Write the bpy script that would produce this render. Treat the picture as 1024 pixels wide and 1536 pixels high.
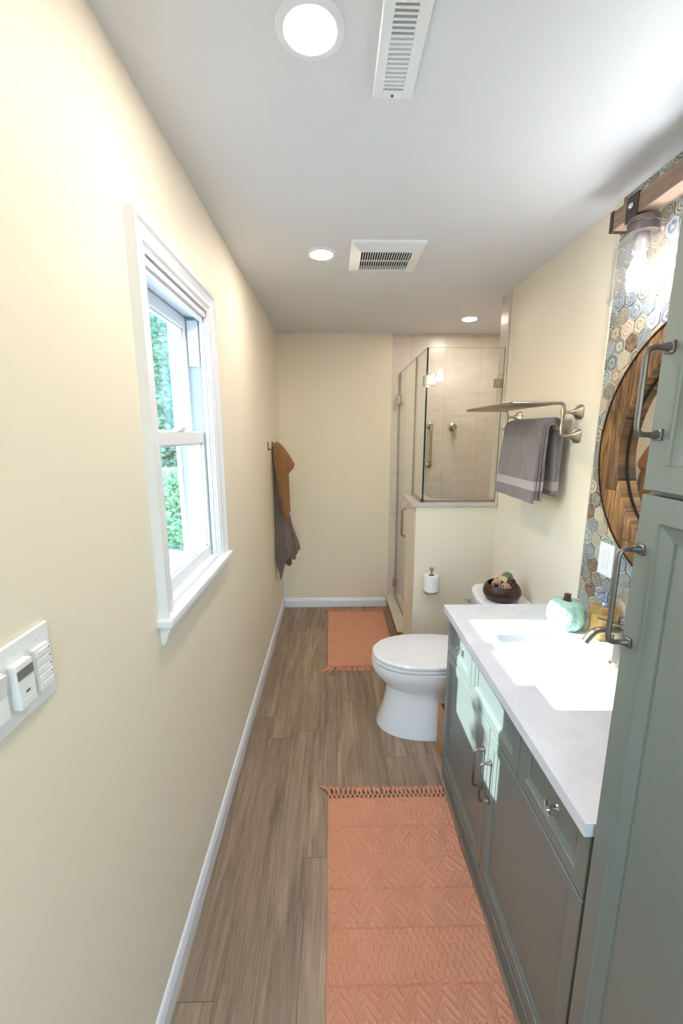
import bpy, bmesh, math, random
from mathutils import Vector, Matrix, noise
random.seed(7)
PI = math.pi
for o in list(bpy.data.objects): bpy.data.objects.remove(o)
scene = bpy.context.scene
C = scene.collection

# ------------------------------------------------------------------ camera
cd = bpy.data.cameras.new('camera')
cam = bpy.data.objects.new('camera', cd); C.objects.link(cam)
cd.sensor_fit = 'VERTICAL'; cd.sensor_height = 36.0; cd.sensor_width = 24.0
cd.lens = 613.0/1536.0*36.0
cd.clip_start = 0.02; cd.clip_end = 200
fwd = Vector((-12.0, -118.0, 613.0)).normalized()          # room depth axis seen in camera axes (x right, y down, z ahead)
rgt = (Vector((1, 0, 0)) - fwd*fwd.x).normalized()
upv = rgt.cross(fwd) * -1
if upv.y > 0: upv = -upv
Mw = Matrix((rgt, fwd, upv))
cx, cy, cz = Mw.col[0], Mw.col[1], Mw.col[2]
R = Matrix((cx, -cy, -cz)).transposed()
cam.matrix_world = Matrix.Translation((0, 0, 1.616)) @ R.to_4x4()
scene.camera = cam

# ------------------------------------------------------------------ light
scene.view_settings.view_transform = 'Standard'
scene.view_settings.look = 'None'
scene.view_settings.gamma = 1.0
scene.view_settings.use_curve_mapping = False
scene.view_settings.exposure = 1.40
SUN_DIR = Vector((1.0, -0.04, -0.715)).normalized()
SUN_E = 6.0
SKY_E = 0.62
DOWN_E = 96.0
BULB_E = 33.0
LAMP_COL = (1.0, 0.90, 0.79)
BULB_COL = (0.93, 0.96, 1.0)
w = bpy.data.worlds.new('world'); scene.world = w; w.use_nodes = True
nt = w.node_tree; nt.nodes.clear()
wo = nt.nodes.new('ShaderNodeOutputWorld'); bg = nt.nodes.new('ShaderNodeBackground'); sk = nt.nodes.new('ShaderNodeTexSky')
sk.sky_type = 'NISHITA'; sk.sun_disc = False; sk.sun_elevation = math.radians(34); sk.sun_rotation = math.radians(-88)
sk.air_density = 1.3; sk.dust_density = 0.3; sk.ozone_density = 4.0
nt.links.new(sk.outputs[0], bg.inputs[0]); bg.inputs[1].default_value = SKY_E
nt.links.new(bg.outputs[0], wo.inputs[0])
sd = bpy.data.lights.new('sun', 'SUN'); sd.energy = SUN_E; sd.angle = math.radians(0.55); sd.color = (0.93, 0.98, 1.0)
sun = bpy.data.objects.new('sun', sd); C.objects.link(sun)
sun.rotation_euler = SUN_DIR.to_track_quat('-Z', 'Y').to_euler(); sun.location = (-6, 1.5, 5)

# ------------------------------------------------------------------ materials
def lin(c):
    r = []
    for v in c[:3]:
        v = v/255.0
        r.append(v/12.92 if v <= 0.04045 else ((v+0.055)/1.055)**2.4)
    return (r[0], r[1], r[2], 1.0)

class N:
    """tiny node helper"""
    def __init__(s, name):
        s.m = bpy.data.materials.new(name); s.m.use_nodes = True
        s.t = s.m.node_tree; s.t.nodes.clear()
        s.out = s.t.nodes.new('ShaderNodeOutputMaterial')
    def n(s, typ, **kw):
        nd = s.t.nodes.new(typ)
        for k, v in kw.items(): setattr(nd, k, v)
        return nd
    def put(s, sock, v):
        if hasattr(v, 'is_output') or isinstance(v, bpy.types.NodeSocket): s.t.links.new(v, sock)
        elif v is not None: sock.default_value = v
    def math(s, op, a, b=None, c=None):
        nd = s.n('ShaderNodeMath', operation=op)
        s.put(nd.inputs[0], a)
        if b is not None: s.put(nd.inputs[1], b)
        if c is not None: s.put(nd.inputs[2], c)
        return nd.outputs[0]
    def mix(s, f, a, b, blend='MIX'):
        nd = s.n('ShaderNodeMix', data_type='RGBA', blend_type=blend)
        s.put(nd.inputs[0], f); s.put(nd.inputs[6], a); s.put(nd.inputs[7], b)
        return nd.outputs[2]
    def coord(s, kind='Object'): return s.n('ShaderNodeTexCoord').outputs[kind]
    def mapping(s, vec, scale=(1,1,1), loc=(0,0,0), rot=(0,0,0)):
        nd = s.n('ShaderNodeMapping'); s.put(nd.inputs[0], vec)
        nd.inputs[1].default_value = loc; nd.inputs[2].default_value = rot; nd.inputs[3].default_value = scale
        return nd.outputs[0]
    def noise(s, vec, scale=5, detail=3, rough=0.5, dist=0.0):
        nd = s.n('ShaderNodeTexNoise'); s.put(nd.inputs['Vector'], vec)
        nd.inputs['Scale'].default_value = scale; nd.inputs['Detail'].default_value = detail
        nd.inputs['Roughness'].default_value = rough; nd.inputs['Distortion'].default_value = dist
        return nd.outputs['Fac']
    def voronoi(s, vec, scale=5, feature='F1', rand=1.0):
        nd = s.n('ShaderNodeTexVoronoi', feature=feature); s.put(nd.inputs['Vector'], vec)
        nd.inputs['Scale'].default_value = scale; nd.inputs['Randomness'].default_value = rand
        return nd
    def ramp(s, f, stops):
        nd = s.n('ShaderNodeValToRGB'); s.put(nd.inputs[0], f)
        cr = nd.color_ramp
        while len(cr.elements) < len(stops): cr.elements.new(0.5)
        for e, (p, c) in zip(cr.elements, stops): e.position = p; e.color = c
        return nd.outputs[0]
    def bump(s, h, strength=0.3, dist=0.002):
        nd = s.n('ShaderNodeBump'); s.put(nd.inputs['Height'], h)
        nd.inputs['Strength'].default_value = strength; nd.inputs['Distance'].default_value = dist
        return nd.outputs[0]
    def sep(s, vec):
        nd = s.n('ShaderNodeSeparateXYZ'); s.put(nd.inputs[0], vec); return nd.outputs
    def comb(s, x, y, z):
        nd = s.n('ShaderNodeCombineXYZ')
        for i, v in enumerate((x, y, z)): s.put(nd.inputs[i], v)
        return nd.outputs[0]
    def white(s, vec):
        nd = s.n('ShaderNodeTexWhiteNoise', noise_dimensions='3D'); s.put(nd.inputs[0], vec); return nd.outputs
    def bsdf(s, col=(.8,.8,.8,1), rough=.5, metal=0.0, normal=None, coat=0.0, sheen=0.0, spec=0.5, trans=0.0, ior=1.5, sss=0.0, link=True, aniso=0.0):
        b = s.n('ShaderNodeBsdfPrincipled')
        s.put(b.inputs['Base Color'], col); s.put(b.inputs['Roughness'], rough); s.put(b.inputs['Metallic'], metal)
        b.inputs['Specular IOR Level'].default_value = spec; b.inputs['Coat Weight'].default_value = coat
        b.inputs['Sheen Weight'].default_value = sheen; b.inputs['Transmission Weight'].default_value = trans
        b.inputs['IOR'].default_value = ior; b.inputs['Anisotropic'].default_value = aniso
        if normal is not None: s.put(b.inputs['Normal'], normal)
        if link: s.t.links.new(b.outputs[0], s.out.inputs[0])
        return b.outputs[0]

def plain(name, rgb, rough=.5, metal=0.0, bump=0.0, bscale=200, **kw):
    m = N(name); nv = None
    if bump: nv = m.bump(m.noise(m.coord(), bscale, 3), bump, 0.001)
    m.bsdf(lin(rgb), rough, metal, nv, **kw); return m.m

def m_wall(name, rgb, var=0.03):
    m = N(name); co = m.coord()
    c = m.mix(m.noise(co, 1.3, 2), lin(rgb), lin([v*(1-var) for v in rgb]))
    m.bsdf(c, 0.55, 0, m.bump(m.noise(co, 260, 3), 0.12, 0.0006)); return m.m

MAT = {}
MAT['wall'] = m_wall('cream_wall_paint', (244, 234, 215))
MAT['ceiling'] = m_wall('white_ceiling_paint', (229, 231, 236))
MAT['trim'] = plain('white_trim_paint', (238, 240, 247), 0.32, coat=0.2)
MAT['vinyl'] = plain('white_window_vinyl', (240, 243, 248), 0.3)
MAT['jamb_liner'] = plain('grey_jamb_liner', (175, 190, 205), 0.4)
MAT['plastic'] = plain('white_plastic', (238, 240, 243), 0.28)
MAT['plastic2'] = plain('grey_lens_plastic', (120, 118, 116), 0.2)
MAT['slot'] = plain('dark_slot', (18, 18, 18), 0.8)
MAT['porcelain'] = plain('white_porcelain', (240, 241, 245), 0.08, coat=0.6)
MAT['toilet_seat'] = plain('white_seat_plastic', (240, 241, 244), 0.16, coat=0.3)
MAT['nickel'] = plain('brushed_nickel', (176, 166, 152), 0.3, 1.0)
MAT['chrome'] = plain('chrome', (205, 210, 216), 0.08, 1.0)
MAT['pewter'] = plain('dark_pewter', (128, 120, 120), 0.36, 0.9, bump=.15, bscale=120)
MAT['black_iron'] = plain('blackened_steel', (86, 78, 76), 0.45, 0.85, bump=.2, bscale=90)
MAT['galv'] = plain('aged_steel_cap', (120, 112, 110), 0.38, 0.9)
MAT['paper'] = plain('toilet_paper', (244, 243, 242), 0.9, bump=.2, bscale=300)
MAT['brown_core'] = plain('cardboard', (120, 85, 55), 0.9)
MAT['dark_inside'] = plain('cabinet_shadow_gap', (60, 64, 58), 0.7)

def m_cab():
    m = N('sage_cabinet_paint'); co = m.coord()
    m.bsdf(lin((116, 123, 119)), 0.36, 0, m.bump(m.noise(co, 180, 2), 0.06, 0.0006), coat=0.1); return m.m
MAT['cab'] = m_cab()

def m_floor():
    m = N('brown_vinyl_planks'); co = m.coord(); x, y, z = m.sep(co)
    W, L = 0.122, 1.21
    fx = m.math('DIVIDE', m.math('ADD', x, 0.354+W*20), W); row = m.math('FLOOR', fx)
    off = m.white(m.comb(row, 3.3, 0))[0]
    fy = m.math('ADD', m.math('DIVIDE', m.math('ADD', y, 20.0), L), off); idn = m.math('FLOOR', fy)
    rnd = m.white(m.comb(row, idn, 1.7))[0]; rnd2 = m.white(m.comb(idn, row, 9.1))[0]
    v = m.comb(m.math('MULTIPLY_ADD', x, 34.0, m.math('MULTIPLY', rnd, 60)), m.math('MULTIPLY', y, 1.7), m.math('MULTIPLY', rnd2, 20))
    g1 = m.noise(v, 1.0, 6, 0.62, 0.9)
    v2 = m.comb(m.math('MULTIPLY_ADD', x, 7.0, m.math('MULTIPLY', rnd2, 40)), m.math('MULTIPLY', y, 1.1), rnd)
    g2 = m.noise(v2, 1.0, 4, 0.55, 1.6)
    fine = m.noise(m.comb(m.math('MULTIPLY', x, 260), m.math('MULTIPLY', y, 9), rnd), 1.0, 3, .6)
    base = m.ramp(g1, [(0.30, lin((112, 95, 80))), (0.47, lin((158, 136, 116))), (0.62, lin((180, 158, 136))), (0.8, lin((198, 178, 156)))])
    tone = m.ramp(rnd, [(0.0, (0.78, 0.76, 0.74, 1)), (0.5, (0.95, 0.95, 0.95, 1)), (1.0, (1.10, 1.07, 1.02, 1))])
    c = m.mix(1.0, base, tone, 'MULTIPLY')
    c = m.mix(m.math('MULTIPLY', m.ramp(g2, [(0.38, (1, 1, 1, 1)), (0.52, (0, 0, 0, 1))]), 0.45), c, lin((116, 97, 80)))
    c = m.mix(0.22, c, m.ramp(fine, [(0.3, lin((84, 68, 54))), (0.7, lin((190, 168, 146)))]))
    sx = m.math('FRACT', fx); sy = m.math('FRACT', fy)
    seam = m.math('MAXIMUM', m.math('LESS_THAN', sx, 0.014), m.math('LESS_THAN', sy, 0.0018))
    c = m.mix(m.math('MULTIPLY', seam, 0.65), c, lin((60, 46, 36)))
    h = m.math('SUBTRACT', m.math('MULTIPLY', fine, 0.4), m.math('MULTIPLY', seam, 1.0))
    m.bsdf(c, m.ramp(g1, [(0.3, (.5,.5,.5,1)), (0.7, (.38,.38,.38,1))]), 0, m.bump(h, 0.25, 0.001)); return m.m
MAT['floor'] = m_floor()

def m_tile(name, rgb, axis):
    """large format grey-beige stone tile, axis = which two object axes the grid runs on"""
    m = N(name); co = m.coord(); x, y, z = m.sep(co)
    a = x if axis == 'xz' else y
    TW, TH = 0.305, 0.61
    fa = m.math('DIVIDE', m.math('ADD', a, 10.02), TW); fz = m.math('DIVIDE', m.math('ADD', z, 6.12), TH)
    rnd = m.white(m.comb(m.math('FLOOR', fa), m.math('FLOOR', fz), 2.0))[0]
    ga = m.math('FRACT', fa); gz = m.math('FRACT', fz)
    gr = m.math('MAXIMUM', m.math('LESS_THAN', ga, 0.010), m.math('LESS_THAN', gz, 0.005))
    n1 = m.noise(m.mapping(co, (3, 3, 14)), 1.5, 5, .6, 0.6)
    c = m.mix(n1, lin([v*0.93 for v in rgb]), lin([min(255, v*1.06) for v in rgb]))
    c = m.mix(m.math('MULTIPLY', rnd, 0.12), c, lin((150, 140, 128)))
    c = m.mix(m.math('MULTIPLY', gr, .5), c, lin((168, 158, 146)))
    m.bsdf(c, m.math('MULTIPLY_ADD', n1, 0.1, 0.24), 0, m.bump(m.math('SUBTRACT', m.math('MULTIPLY', n1, .3), gr), 0.2, 0.001)); return m.m
MAT['tile_xz'] = m_tile('shower_tile', (222, 210, 198), 'xz')
MAT['tile_yz'] = m_tile('shower_tile_side', (222, 210, 198), 'yz')
MAT['curb_side'] = plain('curb_side_tile', (150, 122, 98), 0.4)
MAT['cap'] = None
def m_stone(name, c1, c2, fl, sc=9, rough=.14):
    m = N(name); co = m.coord()
    n1 = m.noise(co, sc, 5, .6, 0.5); n2 = m.noise(co, 130, 2, .5)
    c = m.mix(m.ramp(n1, [(0.35, (0,0,0,1)), (0.7, (1,1,1,1))]), lin(c1), lin(c2))
    c = m.mix(m.math('MULTIPLY', m.ramp(n2, [(0.62, (0,0,0,1)), (0.74, (1,1,1,1))]), 0.5), c, lin(fl))
    m.bsdf(c, rough, 0, None, coat=0.1); return m.m
MAT['quartz'] = m_stone('white_quartz', (212, 212, 216), (224, 224, 228), (180, 184, 194))
MAT['cap'] = m_stone('grey_quartz_cap', (196, 190, 184), (208, 203, 198), (170, 165, 160), 14, .25)
MAT['sill_stone'] = m_stone('cream_stone', (214, 204, 188), (222, 214, 200), (196, 186, 170), 14, .3)

def m_glass(name, tint, rough=0.0, bump=None, ior=1.45):
    m = N(name)
    tr = m.n('ShaderNodeBsdfTransparent'); tr.inputs[0].default_value = tint
    gl = m.n('ShaderNodeBsdfGlossy'); gl.inputs['Roughness'].default_value = rough
    gl.inputs[0].default_value = (1, 1, 1, 1)
    fr = m.n('ShaderNodeFresnel'); geo = m.n('ShaderNodeNewGeometry')
    m.put(fr.inputs[0], m.math('MULTIPLY_ADD', geo.outputs['Backfacing'], 1/ior-ior, ior))   # same reflectance from both sides of a pane
    if bump:
        nv = m.bump(m.noise(m.coord(), bump, 2, .4), 0.6, 0.004)
        m.t.links.new(nv, gl.inputs['Normal']); m.t.links.new(nv, fr.inputs['Normal'])
    mx = m.n('ShaderNodeMixShader')
    m.t.links.new(fr.outputs[0], mx.inputs[0]); m.t.links.new(tr.outputs[0], mx.inputs[1]); m.t.links.new(gl.outputs[0], mx.inputs[2])
    m.t.links.new(mx.outputs[0], m.out.inputs[0]); return m.m
MAT['glass'] = m_glass('window_glass', (0.93, 0.99, 0.985, 1))
MAT['shower_glass'] = m_glass('shower_glass', (0.975, 0.992, 0.98, 1))
MAT['jar_glass'] = m_glass('seeded_jar_glass', (0.94, 0.94, 0.93, 1), 0.10, 45, 1.7)
MAT['glass_edge'] = plain('green_glass_edge', (14, 56, 56), 0.1, coat=.5)
MAT['seal'] = plain('clear_seal', (170, 172, 160), 0.3)

def m_mirror():
    m = N('mirror_silver'); m.bsdf((.93, .94, .93, 1), 0.01, 1.0); return m.m
MAT['mirror'] = m_mirror()

def m_emit(name, col, s):
    m = N(name); e = m.n('ShaderNodeEmission'); e.inputs[0].default_value = (*col, 1); e.inputs[1].default_value = s
    m.t.links.new(e.outputs[0], m.out.inputs[0]); return m.m
MAT['down'] = m_emit('downlight_lens', LAMP_COL, DOWN_E)
MAT['bulb'] = m_emit('bulb_glow', BULB_COL, BULB_E)

def m_wood(name, cs, sx=(40, 3, 3), dist=1.0, rough=.5, axis='y', sc=1.0, bumpv=.25):
    m = N(name); co = m.coord(); mp = m.mapping(co, sx)
    g = m.noise(mp, sc, 6, .62, dist)
    c = m.ramp(g, [(0.25, lin(cs[0])), (0.45, lin(cs[1])), (0.62, lin(cs[2])), (0.8, lin(cs[3]))])
    m.bsdf(c, rough, 0, m.bump(g, bumpv, 0.002)); return m.m
MAT['beam_wood'] = m_wood('weathered_beam_wood', [(104, 84, 72), (134, 110, 94), (152, 128, 110), (172, 150, 132)], (30, 3, 30), .8, .65)
MAT['crate_wood'] = m_wood('honey_crate_wood', [(130, 82, 44), (176, 122, 70), (196, 142, 86), (212, 160, 104)], (30, 3, 30), .6, .45)
MAT['dark_wood'] = m_wood('dark_turned_wood', [(34, 18, 13), (54, 30, 22), (72, 42, 30), (90, 56, 40)], (14, 14, 60), .4, .35, bumpv=.4)

def m_barrel():
    m = N('reclaimed_barrel_wood'); co = m.coord(); x, y, z = m.sep(co)
    fy = m.math('DIVIDE', m.math('ADD', y, 5.03), 0.058); row = m.math('FLOOR', fy)
    off = m.white(m.comb(row, 1.3, 0))[0]
    fz = m.math('ADD', m.math('DIVIDE', m.math('ADD', z, 3.0), 0.42), off); idn = m.math('FLOOR', fz)
    rnd = m.white(m.comb(row, idn, 4.4))[0]
    v = m.comb(m.math('MULTIPLY_ADD', y, 55, m.math('MULTIPLY', rnd, 50)), m.math('MULTIPLY', z, 5), m.math('MULTIPLY', rnd, 9))
    g = m.noise(v, 1.0, 7, .66, 1.2)
    c = m.ramp(g, [(0.25, lin((46, 31, 20))), (0.41, lin((104, 74, 48))), (0.57, lin((168, 126, 80))), (0.8, lin((206, 164, 112)))])
    tone = m.ramp(rnd, [(0, (0.62, 0.58, 0.55, 1)), (.5, (.9, .88, .86, 1)), (1, (1.08, 1.05, 1.0, 1))])
    c = m.mix(1.0, c, tone, 'MULTIPLY')
    st = m.noise(m.mapping(co, (1, 14, 5)), 1.0, 3, .5, 1.0)
    c = m.mix(m.math('MULTIPLY', m.ramp(st, [(0.56, (0,0,0,1)), (0.72, (1,1,1,1))]), .55), c, lin((58, 36, 22)))
    seam = m.math('MAXIMUM', m.math('LESS_THAN', m.math('FRACT', fy), 0.05), m.math('LESS_THAN', m.math('FRACT', fz), 0.007))
    c = m.mix(m.math('MULTIPLY', seam, .85), c, lin((26, 15, 9)))
    m.bsdf(c, .5, 0, m.bump(m.math('SUBTRACT', g, seam), .5, .003)); return m.m
MAT['barrel'] = m_barrel()

def m_towel(name, rgb, band=None, dark=0.8):
    m = N(name); co = m.coord(); x, y, z = m.sep(co)
    n1 = m.noise(co, 150, 4, .75); n2 = m.noise(m.mapping(co, (1, 1, .3)), 46, 3, .6)
    c = m.mix(m.ramp(n1, [(.3, (0,0,0,1)), (.7, (1,1,1,1))]), lin([v*dark for v in rgb]), lin(rgb))
    c = m.mix(m.ramp(n2, [(.35, (.6,.6,.6,1)), (.65, (0,0,0,1))]), c, lin([v*dark for v in rgb]))
    h = m.math('ADD', n1, m.math('MULTIPLY', n2, .8))
    if band:
        b = m.math('MULTIPLY', m.math('GREATER_THAN', z, band[0]), m.math('LESS_THAN', z, band[1]))
        c = m.mix(b, c, lin([min(255, v*1.12) for v in rgb]))
        h = m.math('MULTIPLY', h, m.math('SUBTRACT', 1.0, b))
    m.bsdf(c, .95, 0, m.bump(h, .9, .004), sheen=.35, spec=.1); return m.m
MAT['towel_rack'] = m_towel('grey_terry', (158, 147, 150), (0.052, 0.092), .72)
MAT['towel_grey'] = m_towel('grey_terry_dark', (142, 127, 122), None, .75)
MAT['towel_brown'] = m_towel('brown_terry', (170, 122, 78), None, .78)

def m_rug():
    m = N('coral_cotton_rug'); co = m.coord(); x, y, z = m.sep(co)
    wv = m.math('MULTIPLY', m.math('SINE', m.math('MULTIPLY', x, 1400)), m.math('SINE', m.math('MULTIPLY', y, 1400)))
    n2 = m.noise(co, 14, 4, .6); n3 = m.noise(co, 600, 2)
    c = m.mix(n2, lin((216, 152, 124)), lin((236, 174, 144)))
    c = m.mix(m.math('MULTIPLY', n3, .35), c, lin((204, 130, 98)))
    m.bsdf(c, .95, 0, m.bump(m.math('ADD', m.math('MULTIPLY', wv, .5), n3), .5, .0015), sheen=.2, spec=.1); return m.m
MAT['rug'] = m_rug()

def m_hex():
    m = N('patterned_hex_tiles')
    a1 = m.n('ShaderNodeAttribute', attribute_name='tint_a').outputs['Color']
    a2 = m.n('ShaderNodeAttribute', attribute_name='tint_b').outputs['Color']
    mo = m.n('ShaderNodeAttribute', attribute_name='motif').outputs['Color']
    mr, mg, mb = m.sep(mo)
    u, v, _ = m.sep(m.coord('UV'))
    u = m.math('SUBTRACT', u, .5); v = m.math('SUBTRACT', v, .5)
    r = m.math('SQRT', m.math('ADD', m.math('MULTIPLY', u, u), m.math('MULTIPLY', v, v)))
    ang = m.math('ARCTAN2', v, u)
    pet = m.math('MULTIPLY', m.math('COSINE', m.math('MULTIPLY', ang, 6.0)), m.math('MULTIPLY_ADD', mg, 0.9, 0.1))
    rings = m.math('SINE', m.math('ADD', m.math('MULTIPLY', r, m.math('MULTIPLY_ADD', mr, 34.0, 16.0)), m.math('ADD', pet, m.math('MULTIPLY', mb, 6.0))))
    lat = m.math('MULTIPLY', m.math('SINE', m.math('MULTIPLY', u, 42.0)), m.math('SINE', m.math('MULTIPLY', v, 42.0)))
    pat = m.mix(m.math('GREATER_THAN', mb, .62), rings, lat)
    msk = m.ramp(m.math('MULTIPLY_ADD', m.sep(pat)[0], .5, .5), [(.5, (0,0,0,1)), (.62, (1,1,1,1))])
    worn = m.noise(m.coord('Object'), 70, 4, .7)
    c = m.mix(msk, a1, a2)
    c = m.mix(m.math('MULTIPLY', m.ramp(worn, [(.42, (0,0,0,1)), (.66, (1,1,1,1))]), .35), c, lin((205, 200, 190)))
    m.bsdf(c, .3); return m.m
MAT['hex'] = m_hex()
MAT['grout'] = plain('pale_grout', (222, 220, 212), .8)

def m_pumpkin():
    m = N('mint_pierced_ceramic'); co = m.coord(); x, y, z = m.sep(co)
    ang = m.math('ARCTAN2', y, x)
    a2 = m.math('MULTIPLY', ang, 3.9); z2 = m.math('MULTIPLY', z, 62.0)
    v = m.comb(m.math('ADD', a2, m.math('MULTIPLY', z2, .35)), z2, 0.0)
    vo = m.voronoi(m.comb(m.math('MULTIPLY', m.sep(v)[0], 1.1), m.math('MULTIPLY', m.sep(v)[1], 1.35), 0.0), 1.35, rand=.75).outputs['Distance']
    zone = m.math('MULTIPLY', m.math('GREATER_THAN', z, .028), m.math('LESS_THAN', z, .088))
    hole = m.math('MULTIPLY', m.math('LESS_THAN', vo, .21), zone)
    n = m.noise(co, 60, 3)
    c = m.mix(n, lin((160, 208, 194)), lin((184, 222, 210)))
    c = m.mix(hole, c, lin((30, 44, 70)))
    m.bsdf(c, .12, 0, None, coat=.6); return m.m
MAT['pumpkin'] = m_pumpkin()
MAT['stem'] = plain('brown_glazed_stem_and_ball_shade', (84, 50, 42), .3, bump=.5, bscale=80)
MAT['amber'] = N('amber_glass').m
def m_amber():
    m = N('amber_glass_bottle'); m.bsdf(lin((246, 212, 140)), .06, 0, m.bump(m.noise(m.coord(), 50, 3), .5, .004), trans=.75, ior=1.35); return m.m
MAT['amber'] = m_amber()
MAT['pump_blue'] = plain('pump_metal', (170, 190, 215), .15, .9)

def m_leaf(name, c1, c2):
    m = N(name); co = m.coord()
    n = m.noise(co, 3.0, 3)
    m_ = m.mix(m.ramp(n, [(.35, (0,0,0,1)), (.65, (1,1,1,1))]), lin(c1), lin(c2))
    b = m.bsdf(m_, .5, link=False)
    t = m.n('ShaderNodeBsdfTranslucent'); m.put(t.inputs[0], m_)
    mx = m.n('ShaderNodeMixShader'); mx.inputs[0].default_value = .4
    m.t.links.new(b, mx.inputs[1]); m.t.links.new(t.outputs[0], mx.inputs[2]); m.t.links.new(mx.outputs[0], m.out.inputs[0])
    return m.m
MAT['leaf_dark'] = m_leaf('dark_leaves', (108, 154, 134), (154, 192, 172))
MAT['leaf_light'] = m_leaf('light_leaves', (134, 186, 150), (188, 222, 180))
MAT['bark'] = plain('bark', (96, 80, 66), .9, bump=.8, bscale=30)
MAT['deck'] = m_wood('grey_deck_boards', [(120, 124, 130), (140, 144, 150), (156, 160, 166), (170, 174, 180)], (12, 1, 1), .4, .7)
MAT['siding'] = plain('pale_siding', (205, 208, 210), .7)

# ------------------------------------------------------------------ mesh helpers
ORG = {}
def link(name, bm, mats, parent=None, origin=None, smooth=False):
    """one mesh object; vertices are given in room coordinates"""
    if parent is not None: og = ORG[parent.as_pointer()]
    else: og = Vector(origin) if origin is not None else Vector((0, 0, 0))
    bmesh.ops.translate(bm, verts=bm.verts, vec=-og)
    bmesh.ops.recalc_face_normals(bm, faces=bm.faces)
    me = bpy.data.meshes.new(name); bm.to_mesh(me); bm.free()
    if not isinstance(mats, (list, tuple)): mats = [mats]
    for m in mats: me.materials.append(m)
    if smooth:
        for p in me.polygons: p.use_smooth = True
        try: me.set_sharp_from_angle(angle=math.radians(35))
        except Exception: pass
    o = bpy.data.objects.new(name, me); C.objects.link(o)
    if parent is not None: o.parent = parent
    else: o.location = og
    ORG[o.as_pointer()] = og
    return o
def thing(name, label, cat, loc, group=None):
    o = bpy.data.objects.new(name, None); C.objects.link(o); o.location = loc; o.empty_display_size = .05
    o['label'] = label; o['category'] = cat
    if group: o['group'] = group
    ORG[o.as_pointer()] = Vector(loc); return o
def tag(o, label, cat, group=None):
    o['label'] = label; o['category'] = cat
    if group: o['group'] = group
    return o
def struct(name, bm, m, parent=None, origin=None, smooth=False):
    o = link(name, bm, m, parent, origin, smooth)
    if parent is None: o['kind'] = 'structure'
    return o
def dup(root, loc, label=None):
    r = root.copy(); C.objects.link(r); r.location = loc
    if label: r['label'] = label
    for ch in list(root.children):
        c = ch.copy(); C.objects.link(c); c.parent = r
        for g in list(ch.children):
            d = g.copy(); C.objects.link(d); d.parent = c
    return r
def B(): return bmesh.new()
def box(bm, x0, x1, y0, y1, z0, z1, bev=0.0, seg=2, mi=0):
    r = bmesh.ops.create_cube(bm, size=1.0)
    vs = r['verts']
    for v in vs: v.co = Vector(((x0+x1)/2 + v.co.x*(x1-x0), (y0+y1)/2 + v.co.y*(y1-y0), (z0+z1)/2 + v.co.z*(z1-z0)))
    fs = set(f for v in vs for f in v.link_faces)
    for f in fs: f.material_index = mi
    if bev > 0:
        es = list(set(e for v in vs for e in v.link_edges))
        bmesh.ops.bevel(bm, geom=es, offset=bev, segments=seg, affect='EDGES', profile=.5, clamp_overlap=True)
    return bm
def frame_of(d):
    d = d.normalized(); a = Vector((0, 0, 1)) if abs(d.z) < .9 else Vector((1, 0, 0))
    u = d.cross(a).normalized(); v = d.cross(u).normalized(); return u, v
def tube(bm, pts, r, n=12, cap=True, mi=0, closed=False):
    pts = [Vector(p) for p in pts]; rs = r if isinstance(r, (list, tuple)) else [r]*len(pts)
    rings = []; u = None
    for i, p in enumerate(pts):
        if closed: d = pts[(i+1) % len(pts)] - pts[i-1]
        elif i == 0: d = pts[1]-pts[0]
        elif i == len(pts)-1: d = pts[-1]-pts[-2]
        else: d = (pts[i+1]-pts[i]).normalized() + (pts[i]-pts[i-1]).normalized()
        d.normalize()
        if u is None: u, v = frame_of(d)
        else:
            u = (u - d*u.dot(d)).normalized(); v = d.cross(u).normalized()
        rings.append([bm.verts.new(p + (u*math.cos(2*PI*k/n) + v*math.sin(2*PI*k/n))*rs[i]) for k in range(n)])
    m = len(rings)
    for i in range(m if closed else m-1):
        a, b = rings[i], rings[(i+1) % m]
        for k in range(n):
            f = bm.faces.new((a[k], a[(k+1) % n], b[(k+1) % n], b[k])); f.material_index = mi
    if cap and not closed:
        for rg in (rings[0], rings[-1]):
            f = bm.faces.new(rg); f.material_index = mi
    return bm
def bend(pts, rad=.01, seg=5):
    """round the corners of a polyline"""
    pts = [Vector(p) for p in pts]; out = [pts[0]]
    for i in range(1, len(pts)-1):
        p = pts[i]; a = (pts[i-1]-p); b = (pts[i+1]-p)
        ra = min(rad, a.length*.45, b.length*.45)
        A = p + a.normalized()*ra; Bq = p + b.normalized()*ra
        for s in range(seg+1):
            t = s/seg; out.append(A*(1-t)**2 + p*2*t*(1-t) + Bq*t*t)
    out.append(pts[-1]); return out
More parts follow.
